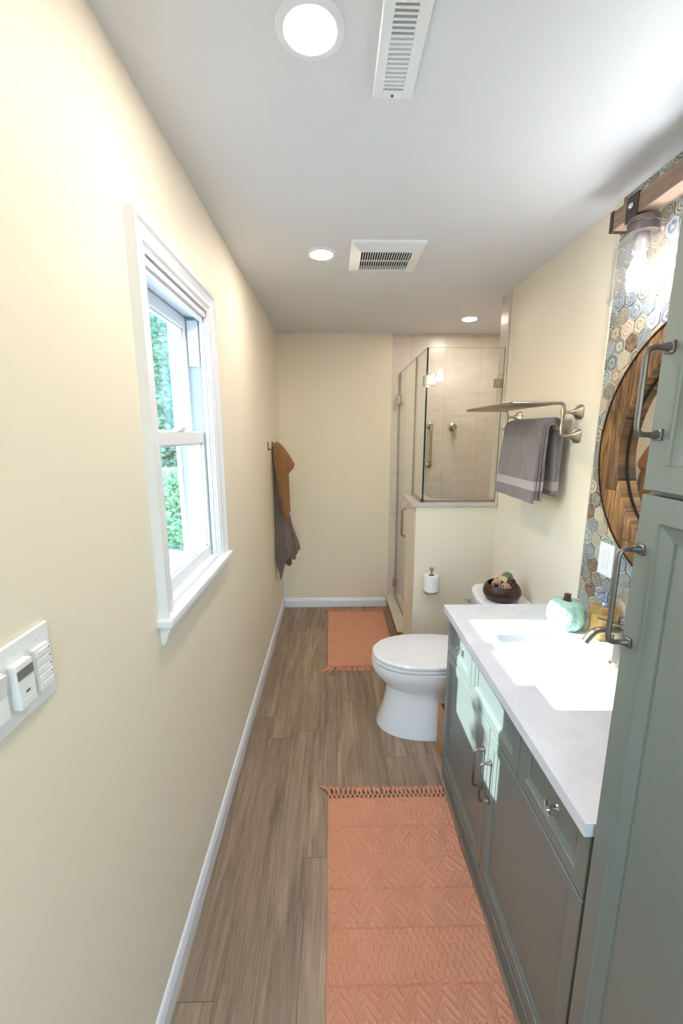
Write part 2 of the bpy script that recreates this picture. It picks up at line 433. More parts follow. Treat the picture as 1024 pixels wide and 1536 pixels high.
def lathe(bm, prof, origin, axis=(0, 0, 1), n=32, mi=0, fn=None):
    """prof = [(r, h)] turned about an axis through origin"""
    ax = Vector(axis).normalized(); u, v = frame_of(ax)
    if abs(ax.z) > .99: u, v = Vector((1, 0, 0)), Vector((0, 1, 0))
    O = Vector(origin); rings = []
    for (r, h) in prof:
        if r < 1e-6: rings.append([bm.verts.new(O + ax*h)])
        else:
            ring = []
            for k in range(n):
                a = 2*PI*k/n; rr = r*(fn(a, h) if fn else 1.0)
                ring.append(bm.verts.new(O + ax*h + (u*math.cos(a)+v*math.sin(a))*rr))
            rings.append(ring)
    for i in range(len(rings)-1):
        a, b = rings[i], rings[i+1]
        for k in range(n):
            k2 = (k+1) % n
            if len(a) == 1 and len(b) == 1: continue
            if len(a) == 1: f = bm.faces.new((a[0], b[k], b[k2]))
            elif len(b) == 1: f = bm.faces.new((a[k], a[k2], b[0]))
            else: f = bm.faces.new((a[k], a[k2], b[k2], b[k]))
            f.material_index = mi
    if len(rings[0]) > 1: bm.faces.new(rings[0]).material_index = mi
    if len(rings[-1]) > 1: bm.faces.new(rings[-1]).material_index = mi
    return bm
def loft(bm, sections, n=48, mi=0, cap=True):
    """sections: functions angle->Vector"""
    rings = [[bm.verts.new(s(2*PI*k/n)) for k in range(n)] for s in sections]
    for a, b in zip(rings, rings[1:]):
        for k in range(n): bm.faces.new((a[k], a[(k+1) % n], b[(k+1) % n], b[k])).material_index = mi
    if cap: bm.faces.new(rings[0]).material_index = mi; bm.faces.new(rings[-1]).material_index = mi
    return bm
def prism_yz(bm, prof, x_fn, mi=0): pass
def sweep_profile(bm, prof, p0, p1, out, up, mi=0):
    """extrude a 2D profile (o, u) from p0 to p1, o along out, u along up"""
    p0, p1, out, up = Vector(p0), Vector(p1), Vector(out), Vector(up)
    a = [bm.verts.new(p0 + out*o + up*u) for o, u in prof]; b = [bm.verts.new(p1 + out*o + up*u) for o, u in prof]
    k = len(prof)
    for i in range(k): bm.faces.new((a[i], a[(i+1) % k], b[(i+1) % k], b[i])).material_index = mi
    bm.faces.new(a).material_index = mi; bm.faces.new(b[::-1]).material_index = mi
    return bm

# ------------------------------------------------------------------ room dimensions
XL, XR, YB, YF, ZC = -0.475, 1.05, 3.65, -1.1, 2.44
WY0, WY1, WZ0, WZ1 = 1.10, 1.635, 1.12, 2.05          # window opening in the left wall
HWY = 2.575                                            # front of the half wall

b = B(); box(b, -0.475, 1.05, YF, 2.575, -.1, 0); box(b, -0.475, .50, 2.575, YB, -.1, 0); box(b, .50, 1.05, 2.575, 2.93, -.1, 0)
struct('floor', b, MAT['floor'])
b = B(); box(b, .50, 1.55, 2.70, YB, -.1, 0.005); struct('floor_shower', b, MAT['tile_xz'])
b = B(); box(b, -.63, 1.70, YF-.12, YB+.15, ZC, ZC+.12); struct('ceiling', b, MAT['ceiling'])
b = B()
WT = .125
box(b, XL-WT, XL, YF-.12, WY0, -.1, ZC); box(b, XL-WT, XL, WY1, YB+.15, -.1, ZC)
box(b, XL-WT, XL, WY0, WY1, -.1, WZ0); box(b, XL-WT, XL, WY0, WY1, WZ1, ZC)
struct('wall_left', b, MAT['wall'])
b = B(); box(b, XL, .502, YB, YB+.15, -.1, ZC); struct('wall_back', b, MAT['wall'])
b = B(); box(b, .502, 1.70, YB, YB+.15, -.1, ZC); struct('wall_shower_back', b, MAT['tile_xz'])
b = B(); box(b, XR, XR+.15, YF-.12, HWY+.003, -.1, ZC); struct('wall_right', b, MAT['wall'])
b = B(); box(b, 1.045, 1.70, HWY+.003, 2.70, -.1, ZC); struct('wall_shower_front', b, MAT['tile_yz'])
b = B(); box(b, 1.55, 1.70, 2.70, YB, -.1, ZC); struct('wall_shower_right', b, MAT['tile_yz'])
b = B(); box(b, XL, -.36, YF-.12, YF, -.1, ZC); box(b, .62, XR, YF-.12, YF, -.1, ZC); box(b, -.36, .62, YF-.12, YF, 2.08, ZC); struct('wall_front', b, MAT['wall'])
b = B(); box(b, -.36, -.30, YF-.11, YF-.06, 0, 2.08, .003); box(b, .56, .62, YF-.11, YF-.06, 0, 2.08, .003); box(b, -.30, .56, YF-.11, YF-.06, 2.0, 2.08, .003); box(b, -.30, .56, YF-.11, YF-.06, 0, .12, .003); struct('door_1', b, MAT['trim'])
b = B(); box(b, -.30, .56, YF-.088, YF-.082, .12, 2.0); struct('door_2', b, MAT['glass'])
b = B(); box(b, 1.037, 1.047, HWY-.006, HWY+.004, 1.18, ZC, .001); struct('trim_1', b, plain('corner_profile', (214, 206, 186), .35))
b = B(); box(b, .53, 1.052, HWY, 2.69, 0, 1.155); box(b, .53, .64, 2.68, 2.93, 0, 1.155, .003)
struct('wall_half', b, MAT['wall'])
b = B()
vs = [(.505, 2.556), (1.045, 2.556), (1.045, 2.705), (.66, 2.705), (.66, 2.945), (.505, 2.945)]
lo = [b.verts.new((x, y, 1.155)) for x, y in vs]; hi = [b.verts.new((x, y, 1.18)) for x, y in vs]
b.faces.new(lo[::-1]); b.faces.new(hi)
for i in range(6): b.faces.new((lo[i], lo[(i+1) % 6], hi[(i+1) % 6], hi[i]))
bmesh.ops.bevel(b, geom=list(b.edges), offset=.002, segments=1, affect='EDGES')
struct('trim_2', b, MAT['cap'])
b = B(); box(b, .502, .615, 2.93, YB, 0, .10); struct('trim_3', b, MAT['curb_side'])
b = B(); box(b, .487, .63, 2.93, YB, .10, .118, .002); struct('trim_4', b, MAT['sill_stone'])
BB = [(0, 0), (.014, 0), (.014, .062), (.011, .070), (.009, .078), (.005, .085), (0, .088)]
b = B(); sweep_profile(b, BB, (XL, YF, 0), (XL, YB, 0), (1, 0, 0), (0, 0, 1)); struct('baseboard_left', b, MAT['trim'])
b = B(); sweep_profile(b, BB, (XL+.014, YB, 0), (.487, YB, 0), (0, -1, 0), (0, 0, 1)); struct('baseboard_back', b, MAT['trim'])
b = B(); sweep_profile(b, BB, (XR, 1.70, 0), (XR, HWY, 0), (-1, 0, 0), (0, 0, 1)); struct('baseboard_right', b, MAT['trim'])

# hexagon tile field behind the mirror
TY0, TY1, TX = 0.655, 1.622, 1.042
b = B(); box(b, TX, XR, TY0, TY1, .87, ZC); 
struct('wall_tile_backing', b, MAT['grout'])
def hexfield():
    pal = [((96, 86, 72), (158, 148, 126)), ((128, 96, 62), (92, 66, 42)), ((122, 130, 142), (180, 182, 182)), ((96, 106, 122), (156, 162, 168)),
           ((188, 178, 156), (130, 116, 96)), ((160, 150, 130), (106, 98, 86)), ((146, 150, 152), (96, 100, 106)), ((190, 182, 166), (150, 122, 92)),
           ((70, 70, 68), (170, 168, 158)), ((112, 130, 132), (186, 190, 182)), ((176, 164, 140), (200, 192, 176)), ((180, 148, 126), (206, 196, 178)), ((102, 116, 126), (150, 158, 160)), ((110, 120, 110), (190, 186, 170))]
    bm = bmesh.new(); uv = bm.loops.layers.uv.new('UVMap')
    la = bm.loops.layers.float_color.new('tint_a'); lb = bm.loops.layers.float_color.new('tint_b'); lm = bm.loops.layers.float_color.new('motif')
    r = .0345; hw = r*math.sqrt(3)/2; gap = .0024
    rnd = random.Random(11)
    row = 0; z = .87 + r*.6
    def clip(poly, fn):                       # Sutherland-Hodgman against fn(p) >= 0
        out = []
        for i in range(len(poly)):
            p, q = poly[i-1], poly[i]; fp, fq = fn(p), fn(q)
            if (fp >= 0) != (fq >= 0):
                t = fp/(fp-fq); out.append((p[0]+(q[0]-p[0])*t, p[1]+(q[1]-p[1])*t))
            if fq >= 0: out.append(q)
        return out
    while z < ZC + r:
        y = TY0 - (hw if row % 2 else 0)
        while y < TY1 + hw:
            poly = [(y + (r-gap)*math.sin(k*PI/3), z + (r-gap)*math.cos(k*PI/3)) for k in range(6)]
            for fn in (lambda p: p[0]-TY0-.001, lambda p: TY1-.001-p[0], lambda p: p[1]-.871, lambda p: ZC-.002-p[1]):
                if poly: poly = clip(poly, fn)
            c1, c2 = rnd.choice(pal)
            if rnd.random() < .3: c1, c2 = c2, c1
            mo = (rnd.random(), rnd.random(), rnd.random(), 1)
            if len(poly) >= 3:
                lo_ = [bm.verts.new((TX, p[0], p[1])) for p in poly]; hi_ = [bm.verts.new((TX-.004, p[0], p[1])) for p in poly]
                fs = [bm.faces.new(hi_)]
                k = len(poly)
                for i in range(k): fs.append(bm.faces.new((lo_[i], lo_[(i+1) % k], hi_[(i+1) % k], hi_[i])))
                for f in fs:
                    for l in f.loops:
                        l[uv].uv = (.5 + (l.vert.co.y-y)/(2*r), .5 + (l.vert.co.z-z)/(2*r))
                        l[la] = lin(c1); l[lb] = lin(c2); l[lm] = mo
            y += 2*hw
        z += 1.5*r; row += 1
    return bm
struct('wall_tile_field', hexfield(), MAT['hex'])
b = B(); box(b, 1.036, XR, TY1, TY1+.008, .87, ZC, .001); struct('trim_5', b, plain('tile_edge_trim', (232, 224, 206), .35))

# ------------------------------------------------------------------ window
win = bpy.data.objects.new('window_1', None); C.objects.link(win); win['kind'] = 'structure'; win.location = (XL, 1.37, 1.12)
ORG[win.as_pointer()] = Vector(win.location)
CP = [(0, 0), (.026, 0), (.026, .010), (.020, .018), (.016, .034), (.018, .050), (.012, .058), (.012, .070), (0, .070)]  # casing profile: out, inward
b = B(); o0, o1, ot = 1.045, 1.695, 2.125
def mitre(bm, pa, pb, inw, ma, mb):
    """casing stick whose ends are mitred by moving each profile point along the stick"""
    pa, pb, inw = Vector(pa), Vector(pb), Vector(inw); d = (pb-pa).normalized()
    A = [bm.verts.new(pa + Vector((1, 0, 0))*o + inw*u + d*u*ma) for o, u in CP]
    Z = [bm.verts.new(pb + Vector((1, 0, 0))*o + inw*u - d*u*mb) for o, u in CP]
    k = len(CP)
    for i in range(k): bm.faces.new((A[i], A[(i+1) % k], Z[(i+1) % k], Z[i]))
    bm.faces.new(A); bm.faces.new(Z[::-1])
mitre(b, (XL, o0, 1.122), (XL, o0, ot), (0, 1, 0), 0, 1)
mitre(b, (XL, o1, 1.122), (XL, o1, ot), (0, -1, 0), 0, 1)
mitre(b, (XL, o0, ot), (XL, o1, ot), (0, 0, -1), 1, 1)
link('casing', b, MAT['trim'], win)
b = B()   # jamb lining with stops
box(b, -.602, -.47, WY0, WY0+.016, WZ0, WZ1); box(b, -.602, -.47, WY1-.016, WY1, WZ0, WZ1); box(b, -.602, -.47, WY0, WY1, WZ1-.016, WZ1)
box(b, -.492, -.478, WY0+.016, WY0+.026, WZ0, WZ1-.016, .001); box(b, -.492, -.478, WY1-.026, WY1-.016, WZ0, WZ1-.016, .001)
box(b, -.492, -.478, WY0+.016, WY1-.016, WZ1-.032, WZ1-.016, .001)
box(b, -.606, -.590, WY0+.006, WY0+.030, WZ0, WZ1-.01, .002); box(b, -.606, -.590, WY1-.030, WY1-.006, WZ0, WZ1-.01, .002); box(b, -.606, -.590, WY0, WY1, WZ1-.035, WZ1-.01, .002)
link('window_frame', b, MAT['vinyl'], win)
b = B()   # balance tracks
for yy in (WY0+.016, WY1-.022): box(b, -.588, -.495, yy, yy+.006, WZ0+.03, WZ1-.016)
link('balance_track', b, MAT['jamb_liner'], win)
b = B(); box(b, -.535, -.497, WY1-.032, WY1-.0165, 1.86, 2.02, .002); box(b, -.535, -.497, WY0+.0165, WY0+.032, 1.86, 2.02, .002)
link('track_cover', b, MAT['vinyl'], win)
b = B(); box(b, -.62, XL-.001, WY0, WY1, WZ0-.02, WZ0+.004)
box(b, XL-.001, -.435, 1.028, 1.712, 1.100, 1.122, .004); box(b, -.62, -.47, WY0+.016, WY1-.016, 1.10, 1.135, .003)
link('sill', b, MAT['trim'], win)
b = B(); sweep_profile(b, [(0, 0), (.008, 0), (.016, .012), (.02, .03), (.028, .045), (.032, .056), (0, .056)], (XL, 1.045, 1.044), (XL, 1.697, 1.044), (1, 0, 0), (0, 0, 1))
link('apron', b, MAT['trim'], win)
def sash(name, xc, z0, z1, st, bot, top):
    bm = B(); y0, y1 = WY0+.016, WY1-.016; t = .018
    # each member with a small inner glazing step
    box(bm, xc-t, xc+t, y0, y0+st, z0, z1, .003); box(bm, xc-t, xc+t, y1-st, y1, z0, z1, .003)
    box(bm, xc-t, xc+t, y0+st-.002, y1-st+.002, z0, z0+bot, .003); box(bm, xc-t, xc+t, y0+st-.002, y1-st+.002, z1-top, z1, .003)
    for q in ((y0+st, y0+st+.006), (y1-st-.006, y1-st)): box(bm, xc-.008, xc+.008, q[0], q[1], z0+bot, z1-top)
    box(bm, xc-.008, xc+.008, y0+st, y1-st, z0+bot, z0+bot+.006); box(bm, xc-.008, xc+.008, y0+st, y1-st, z1-top-.006, z1-top)
    s = link(name, bm, MAT['vinyl'], win)
    bm = B(); box(bm, xc-.0025, xc+.0025, y0+st-.002, y1-st+.002, z0+bot-.002, z1-top+.002)
    link('pane', bm, MAT['glass'], s)
    return s
s_low = sash('lower_sash', -.515, 1.132, 1.622, .026, .045, .042)
s_up = sash('upper_sash', -.558, 1.575, 2.030, .026, .045, .040)
b = B(); box(b, -.512, -.494, 1.34, 1.40, 1.622, 1.634, .003); tube(b, [(-.503, 1.37, 1.63), (-.488, 1.395, 1.638)], .005, 8)
link('sash_lock', b, MAT['vinyl'], s_low)

# ------------------------------------------------------------------ outdoors
b = B(); box(b, -6, -.66, -2, 7.2, -.25, -.12); struct('terrace_deck', b, MAT['deck'])
b = B(); box(b, -30, 20, -20, 40, -1.0, -.9); struct('ground', b, plain('lawn', (96, 104, 88), .9))
def foliage(bm, cen, rad, n, size, rnd, shell=.55):
    cen = Vector(cen)
    for _ in range(n):
        d = Vector((rnd.gauss(0, 1), rnd.gauss(0, 1), rnd.gauss(0, 1))).normalized()
        k = shell + (1-shell)*rnd.random()
        lump = 1 + .22*noise.noise(d*2.3 + cen)
        p = cen + Vector((d.x*rad[0], d.y*rad[1], d.z*rad[2]))*k*lump
        s = size*rnd.uniform(.6, 1.3)
        a = Vector((rnd.gauss(0, 1), rnd.gauss(0, 1), rnd.gauss(0, .6))).normalized(); u, v = frame_of(a)
        q = [bm.verts.new(p + u*s*.5), bm.verts.new(p + v*s*.24 - u*s*.02), bm.verts.new(p - u*s*.5), bm.verts.new(p - v*s*.24 - u*s*.02)]
        bm.faces.new(q)
def tree(loc, blobs, trunk_h, size, n, mat, label, cat, seed, name, group=None, tr=.09):
    rnd = random.Random(seed); t = thing(name, label, cat, loc, group); L = Vector(loc)
    bm = B()
    for c, r in blobs: foliage(bm, L + Vector(c), r, n, size, rnd)
    link('foliage', bm, mat, t)
    bm = B(); tube(bm, [L, L+Vector((.03, .02, trunk_h*.5)), L+Vector((0, 0, trunk_h))], [tr, tr*.8, tr*.5], 9)
    for i in range(4):
        a = i*PI/2 + .4; tube(bm, [L+Vector((0, 0, trunk_h*.7)), L+Vector((math.cos(a)*tr*5, math.sin(a)*tr*5, trunk_h*1.1))], [tr*.4, tr*.15], 6)
    link('trunk', bm, MAT['bark'], t, smooth=True)
G = 'trees beyond the window'
tree((-3.5, 9.4, -.9), [((0, 0, 3.6), (1.3, .9, 2.7)), ((.1, -.1, 1.5), (1.2, .8, 1.3))], 3.2, .15, 9000, MAT['leaf_dark'], 'tall dark green tree filling the upper window pane', 'tree', 3, 'leafy_tree')
tree((-6.4, 11.6, -.9), [((0, 0, 4.4), (1.5, 1.2, 3.8)), ((0, 0, 1.6), (1.3, 1.1, 1.5))], 3.4, .2, 6500, MAT['leaf_dark'], 'dark tree at the left behind the near casing of the window', 'tree', 4, 'leafy_tree')
tree((-4.6, 15.5, -.9), [((0, 0, 6.2), (3.4, 1.5, 5.6)), ((0, 0, 2.4), (3.2, 1.4, 2.5))], 3.4, .32, 9000, MAT['leaf_dark'], 'broad dark tree farthest back beyond the window', 'tree', 5, 'leafy_tree')
tree((-2.5, 6.6, -.9), [((0, 0, 1.15), (.8, .6, .72)), ((-.05, -.1, 1.6), (.5, .45, .4))], .9, .08, 7000, MAT['leaf_light'], 'rounded light green shrub low in the lower window pane', 'shrub', 6, 'round_shrub', tr=.05)
tree((-1.1, 7.6, -.9), [((0, 0, 1.1), (.4, .45, .8))], .9, .09, 4200, MAT['leaf_light'], 'light green shrub nearest the house wall outside the window', 'shrub', 8, 'round_shrub', tr=.05)
tree((-4.3, 7.4, -.9), [((0, 0, 1.2), (.75, .6, .8))], .9, .09, 4200, MAT['leaf_light'], 'light green shrub farthest left outside the window', 'shrub', 9, 'round_shrub', tr=.05)
# young tree standing in the sun's path: its leaves dapple the cabinet front
rnd = random.Random(21); yt = thing('young_tree', 'slim young tree beside the deck shading part of the window', 'tree', (-3.0, 1.42, -.12))
b = B(); foliage(b, (-3.0, 1.415, 3.04), (.12, .085, .17), 150, .06, rnd, .1); foliage(b, (-3.1, 1.30, 2.62), (.16, .16, .12), 160, .06, rnd, .1)
foliage(b, (-3.0, 1.47, 3.62), (.1, .06, .05), 14, .05, rnd, .1)
link('foliage', b, MAT['leaf_light'], yt)
b = B(); tube(b, [(-3.0, 1.42, -.12), (-3.02, 1.40, 1.4), (-3.0, 1.41, 2.9)], [.035, .025, .01], 8); link('trunk', b, MAT['bark'], yt, smooth=True)

# ------------------------------------------------------------------ vanity
VX = .51                              # plane of doors and drawer fronts
vy0, vy1 = .668, 1.682
van = thing('vanity_cabinet', 'sage green bathroom vanity under the white countertop', 'cabinet', (.78, 1.175, 0))
b = B(); box(b, VX+.021, 1.04, vy0-.004, vy1+.004, .0, .66); box(b, VX+.021, .56, vy0-.004, vy1+.004, .66, .838); box(b, .96, 1.04, vy0-.004, vy1+.004, .66, .838)
box(b, .56, .96, vy0-.004, .90, .66, .838); box(b, .56, .96, 1.48, vy1+.004, .66, .838)
box(b, VX+.004, VX+.03, vy0-.004, vy1+.004, 0, .088, .002); box(b, VX-.004, VX+.02, vy0-.004, vy1+.004, .083, .091, .002)
link('body', b, MAT['cab'], van)
def panel_front(y0, y1, z0, z1, x, rail, bevel, depth, th=.02, ogee=True):
    """door / drawer front facing -x with a stepped, bevelled recessed panel"""
    bm = B()
    def ring(x_, iy, iz=None):
        iz = iy if iz is None else iz
        return [bm.verts.new((x_, y0+iy, z0+iz)), bm.verts.new((x_, y1-iy, z0+iz)), bm.verts.new((x_, y1-iy, z1-iz)), bm.verts.new((x_, y0+iy, z1-iz))]
    rs = [ring(x+th, 0), ring(x+.0015, 0), ring(x, .0015), ring(x, rail), ring(x+.003, rail+.0015), ring(x+.004, rail+.004), ring(x+depth*.75, rail+bevel), ring(x+depth, rail+bevel+.0005)]
    for a, c in zip(rs, rs[1:]):
        for k in range(4): bm.faces.new((a[k], a[(k+1) % 4], c[(k+1) % 4], c[k]))
    bm.faces.new(rs[-1]); bm.faces.new(rs[0][::-1]); return bm
def bar_pull(bm, x, y, z0, z1, proj, r=.0045):
    """D-shaped pull with square foot plates, fixed to a face at x that looks towards -x"""
    pts = bend([(x, y, z0), (x-proj, y, z0), (x-proj, y, z1), (x, y, z1)], .014, 5)
    tube(bm, pts, r, 10)
    for z in (z0, z1):
        box(bm, x-.004, x+.0005, y-.009, y+.009, z-.009, z+.009, .0015)
        lathe(bm, [(.0075, .003), (.006, .010), (.0046, .016)], (x, y, z), (-1, 0, 0), 10)
def door(parent, y0, y1, z0, z1, x, rail, bevel, depth, hy=None, hz=None, proj=.034):
    d = link('door', panel_front(y0, y1, z0, z1, x, rail, bevel, depth), MAT['cab'], parent)
    if hy is not None:
        bm = B(); bar_pull(bm, x, hy, hz[0], hz[1], proj); link('handle', bm, MAT['pewter'], d, smooth=True)
    return d
door(van, 1.175, vy1, .095, .662, VX, .040, .012, .010, 1.203, (.418, .560))
door(van, vy0, 1.171, .095, .662, VX, .040, .012, .010, 1.143, (.418, .560))
for y0, y1, kn in ((1.376, vy1, True), (.975, 1.372, False), (vy0, .971, True)):
    d = link('drawer', panel_front(y0, y1, .668, .833, VX, .036, .012, .010), MAT['cab'], van)
    if kn:
        yc = (y0+y1)/2 - .02; zc = .755; bm = B()
        lathe(bm, [(.009, 0), (.006, .003), (.0045, .012), (.006, .018), (.008, .020), (.004, .026), (0, .027)], (VX+.010, yc, zc), (-1, 0, 0), 14)
        for a in (PI/4, 3*PI/4):
            dy, dz = math.cos(a)*.016, math.sin(a)*.016
            tube(bm, [(VX-.012, yc-dy, zc-dz), (VX-.016, yc, zc), (VX-.012, yc+dy, zc+dz)], [.0045, .006, .0045], 8)
        link('knob', bm, MAT['chrome'], d, smooth=True)

# countertop with undermount basin
HX0, HX1, HY0, HY1, CT = .605, .885, .985, 1.415, .87
top = thing('countertop', 'white speckled quartz countertop lying on the vanity', 'countertop', (.78, 1.175, .84))
b = B()
ox = [(.487, .656), (1.041, .656), (1.041, 1.693), (.487, 1.693)]
def rrect(x0, x1, y0, y1, r, seg=6):
    o = []
    for cx_, cy_, a0 in ((x1-r, y1-r, 0), (x0+r, y1-r, PI/2), (x0+r, y0+r, PI), (x1-r, y0+r, 3*PI/2)):
        for s in range(seg+1): a = a0 + s*PI/2/seg; o.append((cx_+r*math.cos(a), cy_+r*math.sin(a)))
    return o
hole = rrect(HX0, HX1, HY0, HY1, .014)
n_h = len(hole)
def outer_pt(p):                       # push a hole point out to the slab's edge
    cxm, cym = (HX0+HX1)/2, (HY0+HY1)/2; dx, dy = p[0]-cxm, p[1]-cym
    t = min(((1.041-cxm)/dx) if dx > 1e-9 else 1e9, ((.487-cxm)/dx) if dx < -1e-9 else 1e9, ((1.693-cym)/dy) if dy > 1e-9 else 1e9, ((.656-cym)/dy) if dy < -1e-9 else 1e9)
    return (cxm+dx*t, cym+dy*t)
box_corners = [(1.041, 1.693), (.487, 1.693), (.487, .656), (1.041, .656)]
outp = [outer_pt(p) for p in hole]
for ci, c in enumerate(box_corners):    # snap the nearest outer point to each true corner
    k = min(range(n_h), key=lambda i: (outp[i][0]-c[0])**2 + (outp[i][1]-c[1])**2); outp[k] = c
hv = {}
for zt in (.84, CT):
    hv['i', zt] = [b.verts.new((p[0], p[1], zt)) for p in hole]; hv['o', zt] = [b.verts.new((p[0], p[1], zt)) for p in outp]
for k in range(n_h):
    k2 = (k+1) % n_h
    b.faces.new((hv['i', CT][k], hv['i', CT][k2], hv['o', CT][k2], hv['o', CT][k]))
    b.faces.new((hv['i', .84][k], hv['o', .84][k], hv['o', .84][k2], hv['i', .84][k2]))
    b.faces.new((hv['i', CT][k], hv['i', .84][k], hv['i', .84][k2], hv['i', CT][k2]))
    b.faces.new((hv['o', CT][k], hv['o', CT][k2], hv['o', .84][k2], hv['o', .84][k]))
link('slab', b, MAT['quartz'], top)
b = B(); rings = []
for inset, z, rr in ((-.003, .84, .014), (-.003, .80, .016), (.010, .72, .04), (.035, .700, .05), (.12, .696, .02)):
    rings.append([b.verts.new((p[0], p[1], z)) for p in rrect(HX0+inset, HX1-inset, HY0+inset, HY1-inset, rr)])
for a, c in zip(rings, rings[1:]):
    for k in range(n_h): b.faces.new((a[k], a[(k+1) % n_h], c[(k+1) % n_h], c[k]))
b.faces.new(rings[-1])
bas = link('basin', b, MAT['porcelain'], top, smooth=True)
b = B(); lathe(b, [(.0, .0), (.021, .0), (.021, .003), (.015, .004), (0, .002)], (.745, 1.2, .6965), (0, 0, 1), 24); link('drain', b, MAT['chrome'], bas, smooth=True)

# faucet
fa = thing('faucet', 'brushed nickel single lever faucet behind the basin', 'faucet', (.925, 1.20, CT))
b = B(); lathe(b, [(.026, 0), (.026, .006), (.019, .012), (.018, .115), (.016, .128), (0, .130)], (.925, 1.20, CT), (0, 0, 1), 24); link('body', b, MAT['nickel'], fa, smooth=True)
b = B(); tube(b, bend([(.925, 1.20, .992), (.835, 1.20, .996), (.808, 1.20, .955)], .03, 8), [.0125]*2+[.012]*7+[.0115] if False else .012, 16); link('spout', b, MAT['nickel'], fa, smooth=True)
b = B(); tube(b, [(.925, 1.20, .995), (.925, 1.20, 1.012)], .010, 12); tube(b, [(.922, 1.20, 1.008), (.845, 1.205, 1.034)], [.0055, .004], 10); link('lever', b, MAT['nickel'], fa, smooth=True)

# ------------------------------------------------------------------ tall cabinet
TXF = .502
tc = thing('tall_cabinet', 'tall sage green linen cabinet at the right edge beside the vanity', 'cabinet', (.78, .38, 0))
b = B(); box(b, TXF+.021, 1.04, .10, .652, 0, 2.36); link('body', b, MAT['cab'], tc)
door(tc, .10, .650, .095, 1.519, TXF, .040, .026, .012, .635, (1.266, 1.430), .036)
door(tc, .10, .650, 1.527, 2.34, TXF, .040, .026, .012, .633, (1.614, 1.742), .036)

# ------------------------------------------------------------------ toilet
TYC = 2.08
toi = thing('toilet', 'white two piece toilet against the right wall beyond the vanity', 'toilet', (.62, TYC, 0))
def egg(xf, xb, hw_, z, p=2.2, yc=TYC, sq=2.6):
    """closed outline: rounded nose at xf, squarer back at xb"""
    xm = xf + (xb-xf)*.48
    def f(a):
        c, s = math.cos(a), math.sin(a)
        e = 2.0/ (sq if c > 0 else p)
        X = abs(c)**e * (1 if c > 0 else -1); Y = abs(s)**e * (1 if s > 0 else -1)
        return Vector((xm + X*((xb-xm) if c > 0 else (xm-xf)), yc + Y*hw_, z))
    return f
b = B()
loft(b, [egg(.240, .86, .176, 0, 2.3), egg(.243, .86, .175, .012, 2.3), egg(.256, .86, .165, .05, 2.2), egg(.276, .86, .150, .12, 2.1), egg(.290, .87, .138, .19, 2.0),
         egg(.292, .88, .134, .235, 2.0), egg(.270, .89, .146, .262, 2.1), egg(.238, .90, .166, .295, 2.1), egg(.213, .91, .182, .335, 2.1), egg(.205, .92, .188, .368, 2.1),
         egg(.208, .92, .188, .385, 2.1), egg(.222, .92, .178, .390, 2.1)], 56)
link('bowl', b, MAT['porcelain'], toi, smooth=True)
b = B(); loft(b, [egg(.218, .80, .180, .393, 2.1), egg(.211, .80, .185, .397, 2.1), egg(.211, .80, .185, .409, 2.1), egg(.217, .80, .180, .412, 2.1)], 56)
link('seat', b, MAT['toilet_seat'], toi, smooth=True)
b = B(); loft(b, [egg(.224, .80, .176, .4145, 2.1), egg(.212, .80, .185, .418, 2.1), egg(.212, .80, .185, .429, 2.1), egg(.220, .795, .179, .435, 2.1), egg(.30, .76, .12, .4375, 2.1), egg(.40, .68, .05, .4385, 2.1)], 56)
link('lid', b, MAT['toilet_seat'], toi, smooth=True)
def tank_sec(x0, x1, hw_, z, bow):
    def f(a):
        c, s = math.cos(a), math.sin(a); e = 2/7.0
        X = abs(c)**e*(1 if c > 0 else -1); Y = abs(s)**e*(1 if s > 0 else -1)
        x = (x0+x1)/2 + X*(x1-x0)/2
        if c < 0: x += bow*(Y*Y)*abs(X)
        return Vector((x, TYC+Y*hw_, z))
    return f
b = B(); loft(b, [tank_sec(.835, 1.03, .195, .385, .03), tank_sec(.815, 1.035, .205, .42, .035), tank_sec(.795, 1.038, .214, .700, .04)], 64); link('tank', b, MAT['porcelain'], toi, smooth=True)
b = B(); loft(b, [tank_sec(.786, 1.040, .220, .701, .04), tank_sec(.780, 1.041, .224, .706, .04), tank_sec(.780, 1.041, .224, .726, .04), tank_sec(.788, 1.038, .217, .735, .04)], 64)
link('tank_lid', b, MAT['porcelain'], toi, smooth=True)
b = B(); tube(b, [(.80, TYC+.15, .655), (.785, TYC+.15, .655)], .011, 12); tube(b, [(.785, TYC+.15, .655), (.778, TYC+.19, .648)], [.007, .005], 10); link('flush_lever', b, MAT['chrome'], toi, smooth=True)
for s_ in (-1, 1): b = B(); box(b, .79, .82, TYC+s_*.07-.02, TYC+s_*.07+.02, .395, .43, .006); link('hinge', b, MAT['toilet_seat'], toi)

# crate on the floor between vanity and toilet
cr = thing('wooden_crate', 'small open honey coloured wooden crate on the floor between vanity and toilet', 'crate', (.66, 1.80, 0))
def crate_panels():
    x0, x1, y0, y1, h, t = .533, .80, 1.715, 1.865, .262, .011
    return {'side': [(x0, x0+t, y0, y1), (x1-t, x1, y0, y1)], 'end': [(x0+t, x1-t, y0, y0+t), (x0+t, x1-t, y1-t, y1)]}, h
pn, h = crate_panels()
for nm, lst in pn.items():
    for q in lst: b = B(); box(b, q[0], q[1], q[2], q[3], .002, h, .0015); link(nm + '_panel', b, MAT['crate_wood'], cr)
b = B(); box(b, .544, .789, 1.726, 1.854, .002, .012); link('bottom', b, MAT['crate_wood'], cr)

